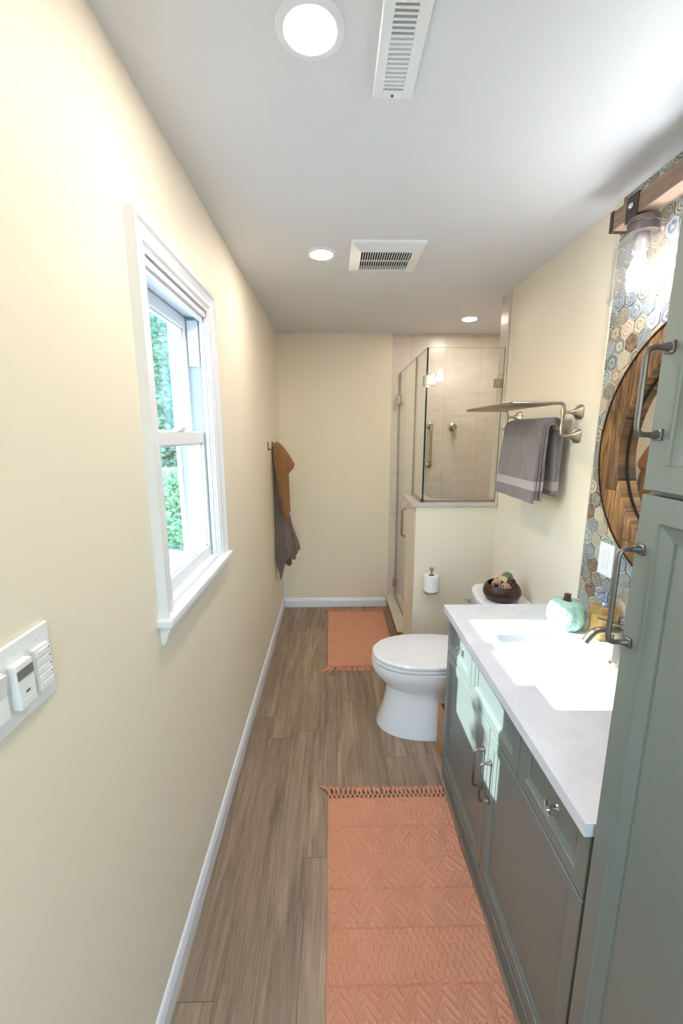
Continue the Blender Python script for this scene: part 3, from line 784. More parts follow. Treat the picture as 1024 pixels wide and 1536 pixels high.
# ------------------------------------------------------------------ rugs
def zig(v, p): v = (v/p) % 1.0; return abs(2*v-1)
def rug(name, x0, x1, x0b, x1b, y0, y1, label, relief, seed):
    """(x0,x1) edges at y1, (x0b,x1b) at y0"""
    rnd = random.Random(seed); t = thing(name, label, 'rug', ((x0+x1)/2, (y0+y1)/2, 0), 'coral cotton bath rugs')
    bm = B(); nx, ny = int((x1-x0)/.0032), int((y1-y0)/.0032)
    rows = []
    for j in range(ny+1):
        row = []; v = j/ny; y = y0 + (y1-y0)*v
        for i in range(nx+1):
            u = i/nx; xa = x0b + (x0-x0b)*v; xb = x1b + (x1-x1b)*v
            wob = .004*noise.noise(Vector((seed, y*5, 0)))
            x = xa + (xb-xa)*u + wob
            d = (y1-y); X = (u-.5)*(x1-x0); hgt = 0
            if relief:
                k = d % .50
                if k < .135:                                  # small woven lozenges
                    hgt = .0034 if (zig(X+d*.5, .022) + zig(X-d*.5, .022)) > 1.05 else 0
                elif k < .142: hgt = -.0028
                elif k < .215:                                # chevrons
                    hgt = .0046 if zig((k-.142)+zig(X, .075)*.045, .030) > .62 else 0
                elif k < .262: hgt = .0034 if zig(X, .018) > .5 and zig(d, .014) > .4 else 0
                elif k < .268: hgt = -.0028
                elif k < .372:                                # nested diamonds
                    hgt = .0046 if zig(abs((k-.32))+zig(X+.06, .16)*.08, .034) > .62 else 0
                elif k < .380: hgt = -.0028
                elif k < .425: hgt = .0036 if (zig(X+d, .026) > .55) else 0
                elif k < .492:
                    hgt = .0046 if zig((k-.425)+zig(X+.03, .085)*.055, .036) > .62 else 0
                else: hgt = -.0028
            else: hgt = .0009 if zig(d, .008) > .5 else 0
            z = .0085 + hgt + .0008*noise.noise(Vector((x*9, y*9, seed)))
            if i in (0, nx) or j in (0, ny): z = .002
            row.append(bm.verts.new((x, y, z)))
        rows.append(row)
    for j in range(ny):
        for i in range(nx): bm.faces.new((rows[j][i], rows[j][i+1], rows[j+1][i+1], rows[j+1][i]))
    link('woven_body', bm, MAT['rug'], t, smooth=True)
    for end, yy, sg, xa, xb in (('far', y1, 1, x0, x1), ('near', y0, -1, x0b, x1b)):
        bm = B(); n = 26
        for k in range(n):                                   # knotted lattice then loose threads
            x = xa + (xb-xa)*(k+.5)/n; st = (xb-xa)/n
            kx = x + rnd.uniform(-.002, .002); ky = yy + sg*.022
            for s in (-1, 1): tube(bm, [(x+s*st*.5, yy-sg*.003, .006), (x+s*st*.28, yy+sg*.012, .009), (kx, ky, .008)], .0032, 6)
            bmesh.ops.create_icosphere(bm, subdivisions=1, radius=.0062, matrix=Matrix.Translation((kx, ky, .009)))
            lean = rnd.uniform(-.012, .010) - (.018 if k < 3 else 0)
            for q in range(8):
                ex = kx + lean + rnd.uniform(-.014, .014); L = rnd.uniform(.030, .044)
                if k < 3: L += .006
                tube(bm, [(kx, ky, .009), ((kx+ex)/2 + rnd.uniform(-.004, .004), ky+sg*L*.5, .0085+rnd.uniform(0, .006)), (ex - (.02 if k < 2 else 0), ky+sg*L, .003)], [.0030, .0028, .0018], 5)
        link('fringe', bm, MAT['rug'], t, smooth=True)
    return t
rug('bath_rug', -.032, .500, -.022, .508, .30, 1.560, 'long coral rug with woven zigzag relief in front of the vanity', True, 3)
rug('bath_rug', -.055, .452, -.050, .452, 2.625, 3.520, 'plain coral rug on the floor in front of the shower door', False, 8)

# ------------------------------------------------------------------ shower enclosure
GX, GY = .572, 2.602
se = thing('shower_enclosure', 'frameless glass shower enclosure standing on the half wall and curb', 'shower enclosure', (.8, GY, 1.18))
def pane(name, x0, x1, y0, y1, z0, z1, parent, thin):
    bm = B(); box(bm, x0, x1, y0, y1, z0, z1)
    for f in bm.faces:
        nrm = f.normal if f.normal.length > 0 else Vector((0, 0, 1))
        f.normal_update(); nrm = f.normal
        f.material_index = 0 if abs(nrm[thin]) > .5 else 1
    return link(name, bm, [MAT['shower_glass'], MAT['glass_edge']], parent)
pane('front_glass_panel', GX+.006, 1.043, GY-.005, GY+.005, 1.192, 2.125, se, 1)
pane('side_glass_panel', GX-.005, GX+.005, GY-.005, 2.932, 1.192, 2.125, se, 0)
dr = pane('glass_door', GX-.005, GX+.005, 2.937, 3.638, .124, 2.125, se, 0)
b = B(); box(b, GX-.010, 1.043, GY-.010, GY+.010, 1.18, 1.195, .001); box(b, GX-.010, GX+.010, GY-.01, 2.93, 1.18, 1.195, .001); link('channel', b, MAT['nickel'], se)
def clip(x0, x1, y0, y1, z0, z1): bm = B(); box(bm, x0, x1, y0, y1, z0, z1, .002); link('glass_clamp', bm, MAT['nickel'], se)
clip(GX-.006, GX+.05, GY-.014, GY-.005, 1.905, 1.965); clip(GX-.014, GX-.005, GY-.006, GY+.045, 1.905, 1.965); clip(.990, 1.044, GY-.014, GY+.012, 1.895, 1.945)
for z in (.24, 1.90):
    bm = B(); box(bm, GX-.012, GX+.012, 3.600, 3.630, z-.045, z+.045, .003); box(bm, GX-.022, GX+.022, 3.634, 3.649, z-.045, z+.045, .002)
    tube(bm, [(GX, 3.632, z-.045), (GX, 3.632, z+.045)], .007, 10); link('hinge', bm, MAT['nickel'], dr, smooth=True)
for s in (-1, 1):
    bm = B(); xx = GX+s*.005; tube(bm, bend([(xx, 3.03, .845), (xx+s*.05, 3.03, .845), (xx+s*.05, 3.03, 1.06), (xx, 3.03, 1.06)], .022, 6), .009, 12)
    link('handle', bm, MAT['nickel'], dr, smooth=True)

# fittings on the shower's back wall
gb = thing('grab_bar', 'nickel vertical bar on the tiled shower back wall', 'grab bar', (.845, YB, 1.50))
b = B(); tube(b, bend([(.845, 3.65, 1.68), (.845, 3.595, 1.68), (.845, 3.595, 1.34), (.845, 3.65, 1.34)], .03, 6), .012, 14); link('rail', b, MAT['nickel'], gb, smooth=True)
for z in (1.68, 1.34): b = B(); lathe(b, [(.030, 0), (.028, .008), (.013, .016)], (.845, 3.65, z), (0, -1, 0), 20); link('flange', b, MAT['nickel'], gb, smooth=True)
sv = thing('shower_valve', 'round nickel valve with lever on the tiled shower back wall', 'shower valve', (1.045, YB, 1.66))
b = B(); lathe(b, [(.036, 0), (.036, .004), (.020, .014), (.017, .045), (.024, .052), (.024, .062), (0, .064)], (1.045, 3.65, 1.668), (0, -1, 0), 28); link('escutcheon', b, MAT['nickel'], sv, smooth=True)
b = B(); tube(b, [(1.045, 3.60, 1.665), (1.052, 3.592, 1.63), (1.060, 3.585, 1.575)], [.011, .009, .007], 10); link('lever', b, MAT['nickel'], sv, smooth=True)

# ------------------------------------------------------------------ toilet roll on its holder
th_ = thing('toilet_roll_holder', 'nickel upright toilet roll post fixed to the half wall', 'toilet roll holder', (.63, HWY, .62))
b = B(); lathe(b, [(.030, 0), (.030, .006), (.016, .012)], (.63, HWY, .585), (0, -1, 0), 20); tube(b, bend([(.63, HWY, .585), (.63, 2.508, .585), (.63, 2.508, .62)], .012), .008, 12); link('bracket', b, MAT['nickel'], th_, smooth=True)
b = B(); lathe(b, [(.0, 0), (.046, 0), (.048, .004), (.046, .008), (0, .009)], (.63, 2.508, .601), (0, 0, 1), 28); link('tray', b, MAT['nickel'], th_, smooth=True)
b = B(); lathe(b, [(.007, 0), (.007, .125), (.008, .135), (.014, .150), (.015, .155), (0, .156)], (.63, 2.508, .609), (0, 0, 1), 18); link('post', b, MAT['nickel'], th_, smooth=True)
tr_ = thing('toilet_roll', 'white toilet paper roll standing on the nickel post', 'toilet roll', (.63, 2.508, .611))
b = B(); lathe(b, [(.019, 0), (.046, 0), (.048, .002), (.048, .103), (.046, .105), (.019, .105), (.019, 0)], (.63, 2.508, .611), (0, 0, 1), 40)
for f in [f for f in b.faces if len(f.verts) > 6]: b.faces.remove(f)
link('paper', b, MAT['paper'], tr_, smooth=True)
b = B(); lathe(b, [(.0185, .001), (.0185, .104), (.0172, .104), (.0172, .001), (.0185, .001)], (.63, 2.508, .611), (0, 0, 1), 30)
for f in [f for f in b.faces if len(f.verts) > 6]: b.faces.remove(f)
link('core', b, MAT['brown_core'], tr_, smooth=True)

# ------------------------------------------------------------------ towel rack
RX, RZ, RY0, RY1 = .978, 1.742, 1.770, 2.345
rk = thing('towel_rack', 'brushed nickel hotel towel rack with upper shelf on the right wall', 'towel rack', (1.05, 2.05, 1.6))
def flange(bm, y, z):
    # flared square-ish foot on the wall
    secs = []
    for d, rr in ((0, .031), (.004, .031), (.010, .026), (.022, .014), (.036, .0075), (.05, .0065)):
        def f(a, d=d, rr=rr):
            c, s = math.cos(a), math.sin(a); e = 2/3.2 if rr > .012 else 1.0
            return Vector((1.049-d, y + abs(c)**e*(1 if c > 0 else -1)*rr, z + abs(s)**e*(1 if s > 0 else -1)*rr))
        secs.append(f)
    loft(bm, secs, 24)
for y in (RY0, RY1):
    b = B(); flange(b, y, 1.705); flange(b, y, 1.605)
    tube(b, [(1.0, y, 1.705), (RX, y, 1.705)], .0065, 12)
    tube(b, bend([(1.0, y, 1.605), (RX, y, 1.605), (RX, y, RZ), (.755, y, RZ)], .018, 6), .0075, 14)
    for z in (1.705, 1.640): tube(b, [(RX, y, z-.012), (RX, y, z+.012)], .0108, 14)
    link('bracket', b, MAT['nickel'], rk, smooth=True)
b = B(); tube(b, [(RX-.016, RY0, 1.638), (RX-.016, RY1, 1.638)], .0075, 14); link('towel_bar', b, MAT['nickel'], rk, smooth=True)
b = B(); box(b, .752, .955, RY0+.004, RY1+.002, RZ-.006, RZ+.002, .003); tube(b, [(.754, RY0, RZ), (.754, RY1, RZ)], .0075, 12)
link('shelf', b, MAT['nickel'], rk, smooth=True)

# folded towel over the bar: nested bent layers
def rack_towel():
    bm = B(); bx_, bz_ = RX-.016, 1.638; y0, y1 = 1.812, 2.20
    t = thing('bath_towel', 'folded grey bath towel hanging over the bar of the nickel rack', 'towel', (bx_, 2.0, 1.31))
    def sheet(path, th, ya, yb, seed, name):
        """path: list of (x,z) in section, thickened and swept along y with soft waves"""
        m_ = B(); n = 30; P = [Vector((p[0], p[1])) for p in path]
        nor = []
        for i in range(len(P)):
            d = (P[min(i+1, len(P)-1)] - P[max(i-1, 0)]).normalized(); nor.append(Vector((-d.y, d.x)))
        loop = [P[i]+nor[i]*th/2 for i in range(len(P))] + [P[i]-nor[i]*th/2 for i in reversed(range(len(P)))]
        rings = []
        for j in range(n+1):
            v = j/n; y = ya + (yb-ya)*v; rg = []
            for k, q in enumerate(loop):
                hang = max(0, bz_-q.y)
                wx = .006*noise.noise(Vector((y*9, q.y*3, seed)))*min(1, hang*6) + .0018*noise.noise(Vector((y*40, q.y*30, seed)))
                yy = y + (v-.5)*hang*.10
                if j in (0, n): yy += .004*noise.noise(Vector((q.y*25, seed, k*.1)))
                rg.append(m_.verts.new((q.x + wx, yy, q.y + .004*noise.noise(Vector((y*6, seed, 0))))))
            rings.append(rg)
        k = len(loop)
        for a, c in zip(rings, rings[1:]):
            for i in range(k): m_.faces.new((a[i], a[(i+1) % k], c[(i+1) % k], c[i]))
        m_.faces.new(rings[0]); m_.faces.new(rings[-1][::-1])
        return link(name, m_, MAT['towel_rack'], t, smooth=True)
    def upath(rin, zf, zb, spread_f=.0, spread_b=.0):
        p = []
        for s in range(14): f = s/13; z = zf + (bz_-zf)*f; p.append((bx_-rin - spread_f*(1-f) , z))
        for s in range(1, 12): a = PI - PI*s/12; p.append((bx_+rin*math.cos(a), bz_+rin*math.sin(a)*.9))
        for s in range(14): f = s/13; z = bz_ + (zb-bz_)*f; p.append((bx_+rin + spread_b*f, z))
        return p
    sheet(upath(.047, 1.305, 1.335, .022, -.010), .0115, y0, y1, 1.0, 'outer_fold')
    sheet(upath(.034, 1.318, 1.352, .018, -.006), .0105, y0+.004, y1-.004, 2.0, 'middle_fold')
    sheet(upath(.0215, 1.315, 1.345, .014, -.002), .0105, y0+.002, y1-.004, 3.0, 'inner_fold')
    bm.free(); return t
rack_towel()
# ------------------------------------------------------------------ hooks and hanging towels
hk = thing('double_hook', 'dark bronze robe hook on the left wall nearer the window', 'hook', (XL, 3.0, 1.50), 'robe hooks on the left wall')
b = B(); box(b, XL, XL+.004, 2.99, 3.01, 1.49, 1.556, .0015); link('plate', b, MAT['black_iron'], hk)
b = B(); tube(b, bend([(XL+.003, 3.0, 1.505), (XL+.032, 3.0, 1.497), (XL+.034, 3.0, 1.555)], .010, 6), .0038, 10); link('prong', b, MAT['black_iron'], hk, smooth=True)
dup(hk, (XL, 3.21, 1.50), 'dark bronze robe hook on the left wall holding the two towels')
def drape(name, label, cen, prof, folds, amp, mat, seed, n=120, tilt=0.0):
    """hanging gathered cloth: prof = [(z, x_wall, x_room, half_depth_y, y_centre)]"""
    rs = []; bm = B()
    K = 60
    for j in range(K+1):
        v = j/K*(len(prof)-1); i = min(int(v), len(prof)-2); f = v-i
        f = f*f*(3-2*f)*.5 + f*.5
        z, xa, xb, hy, yc = [prof[i][q]*(1-f)+prof[i+1][q]*f for q in range(5)]
        rg = []; op = min(1.0, .18 + 1.1*j/K)
        for k in range(n):
            a = 2*PI*k/n
            w_ = 1 + amp*op*math.sin(folds*a + seed + 1.2*math.sin(j/K*2.4+seed)) + amp*.6*op*math.sin((folds*2+1)*a + 2*seed + j/K*3)
            w_ += .10*noise.noise(Vector((math.cos(a)*1.5, math.sin(a)*1.5, z*7+seed)))
            xc, hx = (xa+xb)/2, (xb-xa)/2
            x = xc + hx*math.cos(a)*w_; y = yc + hy*math.sin(a)*w_
            zz = z + (.030*math.sin(folds*.5*a+seed) + .02*math.sin(3*a) if j == K else 0) + (.03*math.sin(folds*.5*a+seed))*(j/K)**6
            zz += tilt*math.cos(a)*(j/K)**3
            rg.append(bm.verts.new((max(x, XL+.004), y, zz)))
        rs.append(rg)
    for a_, c in zip(rs, rs[1:]):
        for k in range(n): bm.faces.new((a_[k], a_[(k+1) % n], c[(k+1) % n], c[k]))
    bm.faces.new(rs[0]); 
    bot = rs[-1]; cvec = sum((v.co for v in bot), Vector())/n; cv = bm.verts.new(cvec + Vector((0, 0, .06)))
    for k in range(n): bm.faces.new((bot[k], bot[(k+1) % n], cv))
    o = link(name, bm, mat, None, cen, True); return tag(o, label, 'towel')
drape('hanging_towel', 'long grey towel hanging lowest on the left wall hook', (-.42, 3.25, .5),
      [(1.52, -.470, -.435, .018, 3.225), (1.44, -.472, -.422, .030, 3.235), (1.20, -.472, -.402, .045, 3.25), (1.00, -.472, -.372, .055, 3.26), (.86, -.472, -.340, .07, 3.26), (.74, -.470, -.308, .08, 3.25), (.66, -.468, -.298, .08, 3.25), (.60, -.462, -.300, .07, 3.25), (.575, -.452, -.315, .05, 3.25)],
      5, .20, MAT['towel_grey'], 1.7, tilt=.085)
drape('hanging_towel', 'short brown towel hung over the grey towel on the wall hook', (-.40, 3.19, 1.0),
      [(1.545, -.458, -.415, .015, 3.185), (1.515, -.464, -.385, .028, 3.175), (1.44, -.462, -.335, .036, 3.165), (1.385, -.452, -.302, .038, 3.155), (1.355, -.445, -.312, .038, 3.15), (1.31, -.435, -.350, .038, 3.15), (1.20, -.425, -.350, .036, 3.145), (1.08, -.408, -.344, .036, 3.14), (1.02, -.402, -.338, .035, 3.14), (.995, -.395, -.346, .024, 3.14)],
      4, .13, MAT['towel_brown'], .6)

# ------------------------------------------------------------------ round mirror
MC = Vector((1.0, 1.108, 1.561))
mi_ = thing('round_mirror', 'round mirror framed in reclaimed barrel wood on the hexagon tiles', 'mirror', (1.037, MC.y, MC.z))
def ring_prof(bm, prof, n=96):
    rings = []
    for k in range(n):
        a = 2*PI*k/n; rings.append([bm.verts.new((x, MC.y+r*math.cos(a), MC.z+r*math.sin(a))) for r, x in prof])
    m = len(prof)
    for k in range(n):
        for i in range(m): bm.faces.new((rings[k][i], rings[k][(i+1) % m], rings[(k+1) % n][(i+1) % m], rings[(k+1) % n][i]))
b = B(); ring_prof(b, [(.419, 1.036), (.419, 1.000), (.416, .998), (.330, .998), (.325, 1.001), (.325, 1.036)]); link('wooden_frame', b, MAT['barrel'], mi_, smooth=True)
b = B(); ring_prof(b, [(.4195, 1.036), (.4195, .996), (.4245, .996), (.4245, 1.036)]); link('outer_band', b, plain('rusty_band', (84, 58, 44), .5, .6), mi_, smooth=True)
b = B(); ring_prof(b, [(.325, 1.037), (.325, 1.030), (.319, 1.030), (.319, 1.037)]); link('inner_band', b, MAT['slot'], mi_, smooth=True)
b = B(); lathe(b, [(0, 0), (.322, 0), (.322, .003), (0, .003)], (1.0365, MC.y, MC.z), (-1, 0, 0), 96); link('mirror_glass', b, MAT['mirror'], mi_)

# ------------------------------------------------------------------ vanity light
BX0, BX1, BZ0, BZ1 = .930, .984, 2.277, 2.335
vl = thing('vanity_light', 'rustic wooden beam light with glass jar shades above the mirror', 'light fixture', (1.04, 1.13, 2.3))
b = B(); box(b, BX0, BX1, .76, 1.500, BZ0, BZ1, .002); link('wooden_beam', b, MAT['beam_wood'], vl)
for ya in ((1.495, 1.510), (.750, .765)):
    b = B(); box(b, BX0-.003, BX1+.003, ya[0], ya[1], BZ0-.003, BZ1+.003, .0015); link('end_cap', b, MAT['black_iron'], vl)
b = B(); box(b, BX1, 1.038, 1.03, 1.23, 2.25, 2.36, .004); link('wall_plate', b, MAT['black_iron'], vl)
JX = .957
for jy in (1.385, 1.13, .875):
    b = B(); box(b, BX0-.004, BX0, jy-.005, jy+.045, BZ0-.012, BZ1+.004, .001); box(b, BX0-.004, BX1+.003, jy-.005, jy+.045, BZ1, BZ1+.004, .001)
    st = link('strap', b, MAT['black_iron'], vl)
    b = B(); lathe(b, [(.010, 0), (.010, .003), (.007, .007), (0, .009)], (BX0-.004, jy+.02, BZ0+.03), (-1, 0, 0), 16); link('bolt', b, MAT['chrome'], st, smooth=True)
    b = B(); lathe(b, [(0, 2.268), (.036, 2.268), (.041, 2.264), (.041, 2.258), (.044, 2.256), (.044, 2.248), (.041, 2.246), (.041, 2.238), (.044, 2.236), (.044, 2.222), (.0, 2.220)], (JX, jy, 0), (0, 0, 1), 36)
    cp = link('jar_cap', b, MAT['galv'], vl, smooth=True)
    b = B(); lathe(b, [(0, 2.222), (.021, 2.222), (.021, 2.178), (.017, 2.172), (0, 2.172)], (JX, jy, 0), (0, 0, 1), 20); link('socket', b, MAT['galv'], cp, smooth=True)
    b = B()
    prof = [(.040, 2.232), (.042, 2.224), (.052, 2.214), (.066, 2.198), (.070, 2.185), (.070, 2.050), (.072, 2.042), (.074, 2.034), (.072, 2.030), (.070, 2.034), (.067, 2.045), (.067, 2.184), (.063, 2.196), (.049, 2.211), (.039, 2.222), (.037, 2.232)]
    rings = []
    for k in range(40):
        a = 2*PI*k/40; rings.append([b.verts.new((JX+r*math.cos(a), jy+r*math.sin(a), z)) for r, z in prof])
    for k in range(40):
        for i in range(len(prof)-1): b.faces.new((rings[k][i], rings[k][i+1], rings[(k+1) % 40][i+1], rings[(k+1) % 40][i]))
    link('jar_shade', b, MAT['jar_glass'], vl, smooth=True)
    b = B(); lathe(b, [(0, 2.173), (.013, 2.172), (.014, 2.158), (.022, 2.138), (.029, 2.118), (.029, 2.102), (.022, 2.086), (.010, 2.077), (0, 2.076)], (JX, jy, 0), (0, 0, 1), 24); link('bulb', b, MAT['bulb'], vl, smooth=True)

# ------------------------------------------------------------------ ceiling fittings
def downlight(x, y, label, r=.0505):
    t = thing('recessed_light', label, 'ceiling light', (x, y, ZC), 'recessed ceiling lights')
    b = B(); lathe(b, [(r+.022, 0), (r+.021, .003), (r+.006, .0055), (r, .0045), (r, .0)], (x, y, ZC), (0, 0, -1), 48); link('trim_ring', b, MAT['trim'], t, smooth=True)
    b = B(); lathe(b, [(0, .0062), (r-.001, .0062), (r-.001, .001), (0, .001)], (x, y, ZC), (0, 0, -1), 48); link('lens', b, MAT['down'], t)
    return t
d0 = downlight(-.045, 1.022, 'largest looking round recessed ceiling light, next to the long register')
dup(d0, (-.053, 2.107, ZC), 'round recessed ceiling light left of the square exhaust fan grille')
dup(d0, (.999, 3.186, ZC), 'round recessed ceiling light over the shower')
dup(d0, (-.045, -.06, ZC), 'round recessed ceiling light nearest the glass door behind the viewpoint')

reg = thing('air_register', 'long narrow white louvered air register on the ceiling', 'air vent', (.148, .98, ZC))
b = B(); x0, x1, y0, y1 = .099, .197, .76, 1.186
gx0, gx1 = .124, .170
sl = [1.158 - i*.01175 for i in range(33)]
# frame from strips around real slots
box(b, x0, gx0, y0, y1, ZC-.010, ZC-.001, .003); box(b, gx1, x1, y0, y1, ZC-.010, ZC-.001, .003)
box(b, gx0-.001, gx1+.001, sl[0]+.0032, y1-.001, ZC-.010, ZC-.001, .0015); box(b, gx0-.001, gx1+.001, y0, sl[-1]-.0032, ZC-.010, ZC-.001, .0015)
for a, c in zip(sl, sl[1:]): box(b, gx0-.001, gx1+.001, c+.0032, a-.0032, ZC-.010, ZC-.004)
link('frame', b, MAT['plastic'], reg)
b = B(); box(b, gx0, gx1, y0+.02, y1-.02, ZC-.0015, ZC-.0005); link('duct_opening', b, MAT['slot'], reg)
b = B()
for i, s in enumerate(sl):
    if 1 <= i <= 11: box(b, gx0, gx1, s-.0034, s+.0034, ZC-.0085, ZC-.0055)
link('damper', b, plain('damper_grey', (196, 204, 214), .5), reg)
for yy in (1.176, .772): b = B(); lathe(b, [(.0035, 0), (.0035, .0015), (0, .0018)], (.147, yy, ZC-.010), (0, 0, -1), 12); link('screw', b, MAT['galv'], reg)

fan = thing('exhaust_fan_grille', 'square white exhaust fan cover with dark slots on the ceiling', 'exhaust fan', (.247, 2.12, ZC))
fx0, fx1, fy0, fy1 = .082, .412, 1.958, 2.286; qx0, qx1, qy0, qy1 = .128, .362, 2.030, 2.226
b = B()
def fr_ring(z, ins): return [b.verts.new(p) for p in ((fx0+ins, fy0+ins, z), (fx1-ins, fy0+ins, z), (fx1-ins, fy1-ins, z), (fx0+ins, fy1-ins, z))]
r0 = fr_ring(ZC, 0); r1 = fr_ring(ZC-.008, 0); r2 = fr_ring(ZC-.010, .002)
r3 = [b.verts.new(p) for p in ((qx0, qy0, ZC-.022), (qx1, qy0, ZC-.022), (qx1, qy1, ZC-.022), (qx0, qy1, ZC-.022))]
r4 = [b.verts.new(p) for p in ((qx0, qy0, ZC-.006), (qx1, qy0, ZC-.006), (qx1, qy1, ZC-.006), (qx0, qy1, ZC-.006))]
for a, c in ((r0, r1), (r1, r2), (r2, r3), (r3, r4)):
    for k in range(4): b.faces.new((a[k], a[(k+1) % 4], c[(k+1) % 4], c[k]))
link('cover', b, MAT['plastic'], fan)
b = B(); nS = 21
for k in range(nS+1):
    xx = qx0 + (qx1-qx0)*k/nS; box(b, xx-.0017, xx+.0017, qy0, qy1, ZC-.0215, ZC-.0175)
box(b, qx0, qx1, 2.125, 2.130, ZC-.0215, ZC-.0175); link('slats', b, MAT['plastic'], fan)
b = B(); box(b, qx0, qx1, qy0, qy1, ZC-.004, ZC-.002); link('fan_opening', b, MAT['slot'], fan)

# ------------------------------------------------------------------ wall plates
sw = thing('switch_plate', 'white four gang switch plate on the left wall at the picture edge', 'light switch', (XL, .525, 1.253))
b = B(); box(b, XL, XL+.0065, .420, .632, 1.189, 1.317, .003, 3); link('plate', b, MAT['plastic'], sw)
def decora(yc, name, x1=XL+.013):
    bm = B(); box(bm, XL+.006, x1, yc-.0165, yc+.0165, 1.217, 1.287, .0015); return link(name, bm, MAT['plastic'], sw)
for yc in (.603, .557, .511, .465):
    for z in (1.203, 1.302): bm = B(); lathe(bm, [(.0032, 0), (.0032, .0008), (0, .001)], (XL+.0065, yc, z), (1, 0, 0), 12); link('screw', bm, MAT['plastic'], sw)
kp = decora(.603, 'timer_keypad')
for k in range(5):
    z = 1.277 - k*.0135; bm = B(); box(bm, XL+.0125, XL+.0152, .5885, .6175, z-.0056, z+.0056, .0012); kb = link('button', bm, MAT['plastic'], kp)
    if k < 4:
        bm = B(); box(bm, XL+.0152, XL+.0156, .6130, .6155, z+.0012, z+.0035); link('indicator', bm, MAT['plastic2'], kb)
ms = decora(.557, 'motion_switch', XL+.019)
bm = B(); box(bm, XL+.0185, XL+.0200, .5415, .5725, 1.263, 1.278, .0012); link('lens', bm, MAT['plastic2'], ms)
bm = B(); box(bm, XL+.0185, XL+.0196, .553, .561, 1.238, 1.2425, .0006); link('sensor_slot', bm, MAT['plastic2'], ms)
bm = B(); box(bm, XL+.0185, XL+.0196, .5425, .5715, 1.2275, 1.2295, .0006); link('push_bar', bm, MAT['plastic'], ms)
for yc in (.511, .465):
    rk_ = decora(yc, 'rocker_frame'); bm = B(); p = [(XL+.0125, 1.219), (XL+.0125, 1.285), (XL+.019, 1.285), (XL+.0135, 1.252), (XL+.015, 1.219)]
    A = [bm.verts.new((x, yc-.0145, z)) for x, z in p]; Z = [bm.verts.new((x, yc+.0145, z)) for x, z in p]
    for i in range(5): bm.faces.new((A[i], A[(i+1) % 5], Z[(i+1) % 5], Z[i]))
    bm.faces.new(A); bm.faces.new(Z[::-1]); link('rocker', bm, MAT['plastic'], rk_)

ou = thing('wall_outlet', 'white outlet plate on the hexagon tiles below the mirror', 'outlet', (1.038, 1.47, 1.145))
b = B(); box(b, 1.030, 1.038, 1.430, 1.512, 1.082, 1.208, .003, 3); link('plate', b, MAT['plastic'], ou)
b = B(); box(b, 1.0275, 1.031, 1.4535, 1.4885, 1.110, 1.180, .0012); fc = link('receptacle', b, MAT['plastic'], ou)
for z in (1.127, 1.163):
    b = B()
    for y in (1.4645, 1.4775): box(b, 1.0272, 1.0277, y-.0009, y+.0009, z-.003, z+.005)
    lathe(b, [(.0022, 0), (.0022, .0004), (0, .0005)], (1.0276, 1.471, z-.008), (-1, 0, 0), 10)
    link('socket_holes', b, MAT['jamb_liner'], fc)
b = B(); box(b, 1.0268, 1.0277, 1.4655, 1.4765, 1.1425, 1.1475, .0004); link('test_button', b, MAT['plastic'], fc)

# ------------------------------------------------------------------ objects on the counter and the tank
pk = thing('ceramic_pumpkin', 'mint green pierced ceramic pumpkin on the countertop', 'decoration', (.905, 1.475, CT))
def ribs(a, h): return 1 - .055*(abs(math.cos(a*4))**6)
b = B(); lathe(b, [(0, .012), (.030, .002), (.048, .0), (.062, .018), (.070, .045), (.069, .072), (.060, .096), (.044, .110), (.026, .114), (.012, .108), (0, .106)], (.905, 1.475, CT), (0, 0, 1), 96, fn=ribs)
link('body', b, MAT['pumpkin'], pk, smooth=True)
b = B(); lathe(b, [(0, .104), (.016, .104), (.013, .114), (.011, .126), (.0125, .134), (.010, .137), (0, .136)], (.905, 1.475, CT), (0, 0, 1), 10, fn=lambda a, h: 1+.14*math.cos(5*a)); link('stem', b, MAT['stem'], pk, smooth=True)

sp = thing('soap_dispenser', 'square amber glass soap dispenser beside the pumpkin', 'soap dispenser', (.992, 1.385, CT))
b = B(); box(b, .957, 1.027, 1.350, 1.420, CT+.001, CT+.125, .010, 3); link('bottle', b, MAT['amber'], sp, smooth=True)
b = B(); box(b, .965, 1.019, 1.358, 1.412, CT+.008, CT+.085, .008); link('liquid_soap', b, plain('pale_soap', (244, 226, 184), .3), sp)
b = B(); lathe(b, [(0, .124), (.014, .124), (.014, .142), (.006, .145), (.0055, .168), (.010, .170), (.010, .180), (0, .182)], (.992, 1.385, CT), (0, 0, 1), 20)
tube(b, [(.992, 1.385, CT+.176), (.958, 1.385, CT+.178), (.948, 1.385, CT+.170)], [.0055, .0045, .0035], 10); link('pump', b, MAT['pump_blue'], sp, smooth=True)

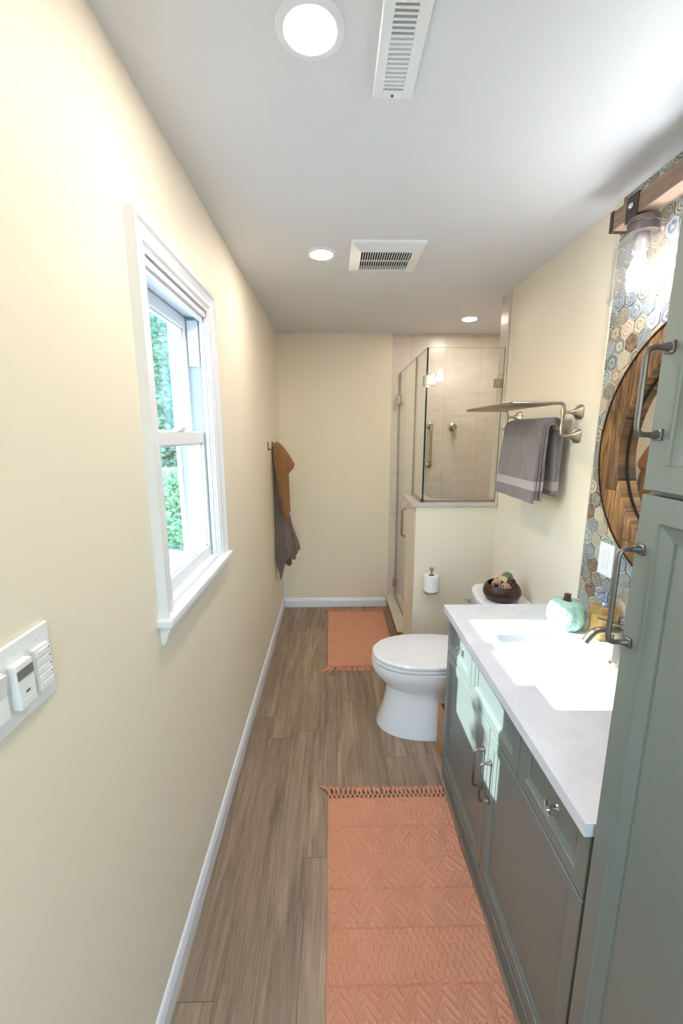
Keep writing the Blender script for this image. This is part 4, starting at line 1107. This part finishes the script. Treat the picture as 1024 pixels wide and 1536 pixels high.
bowl = (.905, 2.07, .736)
b = B(); lathe(b, [(0, 0), (.066, 0), (.088, .016), (.098, .038), (.096, .058), (.087, .078), (.078, .088), (.073, .086), (.082, .072), (.089, .055), (.090, .038), (.080, .020), (.06, .010), (0, .010)], bowl, (0, 0, 1), 48)
tag(link('wooden_bowl', b, MAT['dark_wood'], None, bowl, True), 'dark brown wooden bowl standing on the toilet tank lid', 'bowl')
def wicker_ball(p, r, mat, name, label, seed):
    rnd = random.Random(seed); bm = B(); P = Vector(p)
    bmesh.ops.create_icosphere(bm, subdivisions=2, radius=r*.72, matrix=Matrix.Translation(P))
    for f in bm.faces: f.material_index = 1  # dark core: shade between the strands put in as colour
    for k in range(11):
        nrm = Vector((rnd.gauss(0, 1), rnd.gauss(0, 1), rnd.gauss(0, 1))).normalized(); u, v = frame_of(nrm); off = nrm*rnd.uniform(-.45, .45)*r
        rr = math.sqrt(max(0, r*r - off.length_squared))*.95
        tube(bm, [P + off + (u*math.cos(2*PI*i/18)+v*math.sin(2*PI*i/18))*rr for i in range(18)], r*.10, 5, False, 0, True)
    tag(link(name, bm, [mat, MAT['stem']], None, p, True), label, 'decorative ball', 'woven balls in the wooden bowl')
tan = plain('tan_rattan', (190, 160, 124), .7); cream = plain('cream_rattan', (224, 202, 168), .7); grn = plain('green_rattan', (118, 140, 104), .7); brn = plain('brown_rattan', (84, 54, 42), .7)
bxx, byy, bz = bowl
wicker_ball((bxx-.036, byy-.012, bz+.086), .026, tan, 'wicker_ball', 'tan woven ball at the left rim of the bowl', 1)
wicker_ball((bxx+.002, byy-.046, bz+.078), .025, tan, 'wicker_ball', 'tan woven ball at the near rim of the bowl', 2)
wicker_ball((bxx+.000, byy-.004, bz+.100), .027, cream, 'wicker_ball', 'cream woven ball on top of the heap', 3)
wicker_ball((bxx-.006, byy+.036, bz+.104), .024, cream, 'wicker_ball', 'cream woven ball behind the top of the heap', 4)
wicker_ball((bxx+.036, byy+.026, bz+.110), .030, grn, 'wicker_ball', 'large green woven ball at the top right of the heap', 5)
wicker_ball((bxx-.030, byy-.046, bz+.064), .020, grn, 'wicker_ball', 'small green woven ball sunk inside the near rim', 6)
wicker_ball((bxx+.034, byy-.024, bz+.088), .029, brn, 'wicker_ball', 'dark brown woven ball at the right rim', 7)
wicker_ball((bxx+.050, byy+.004, bz+.090), .024, brn, 'wicker_ball', 'dark brown woven ball below the large green one', 8)
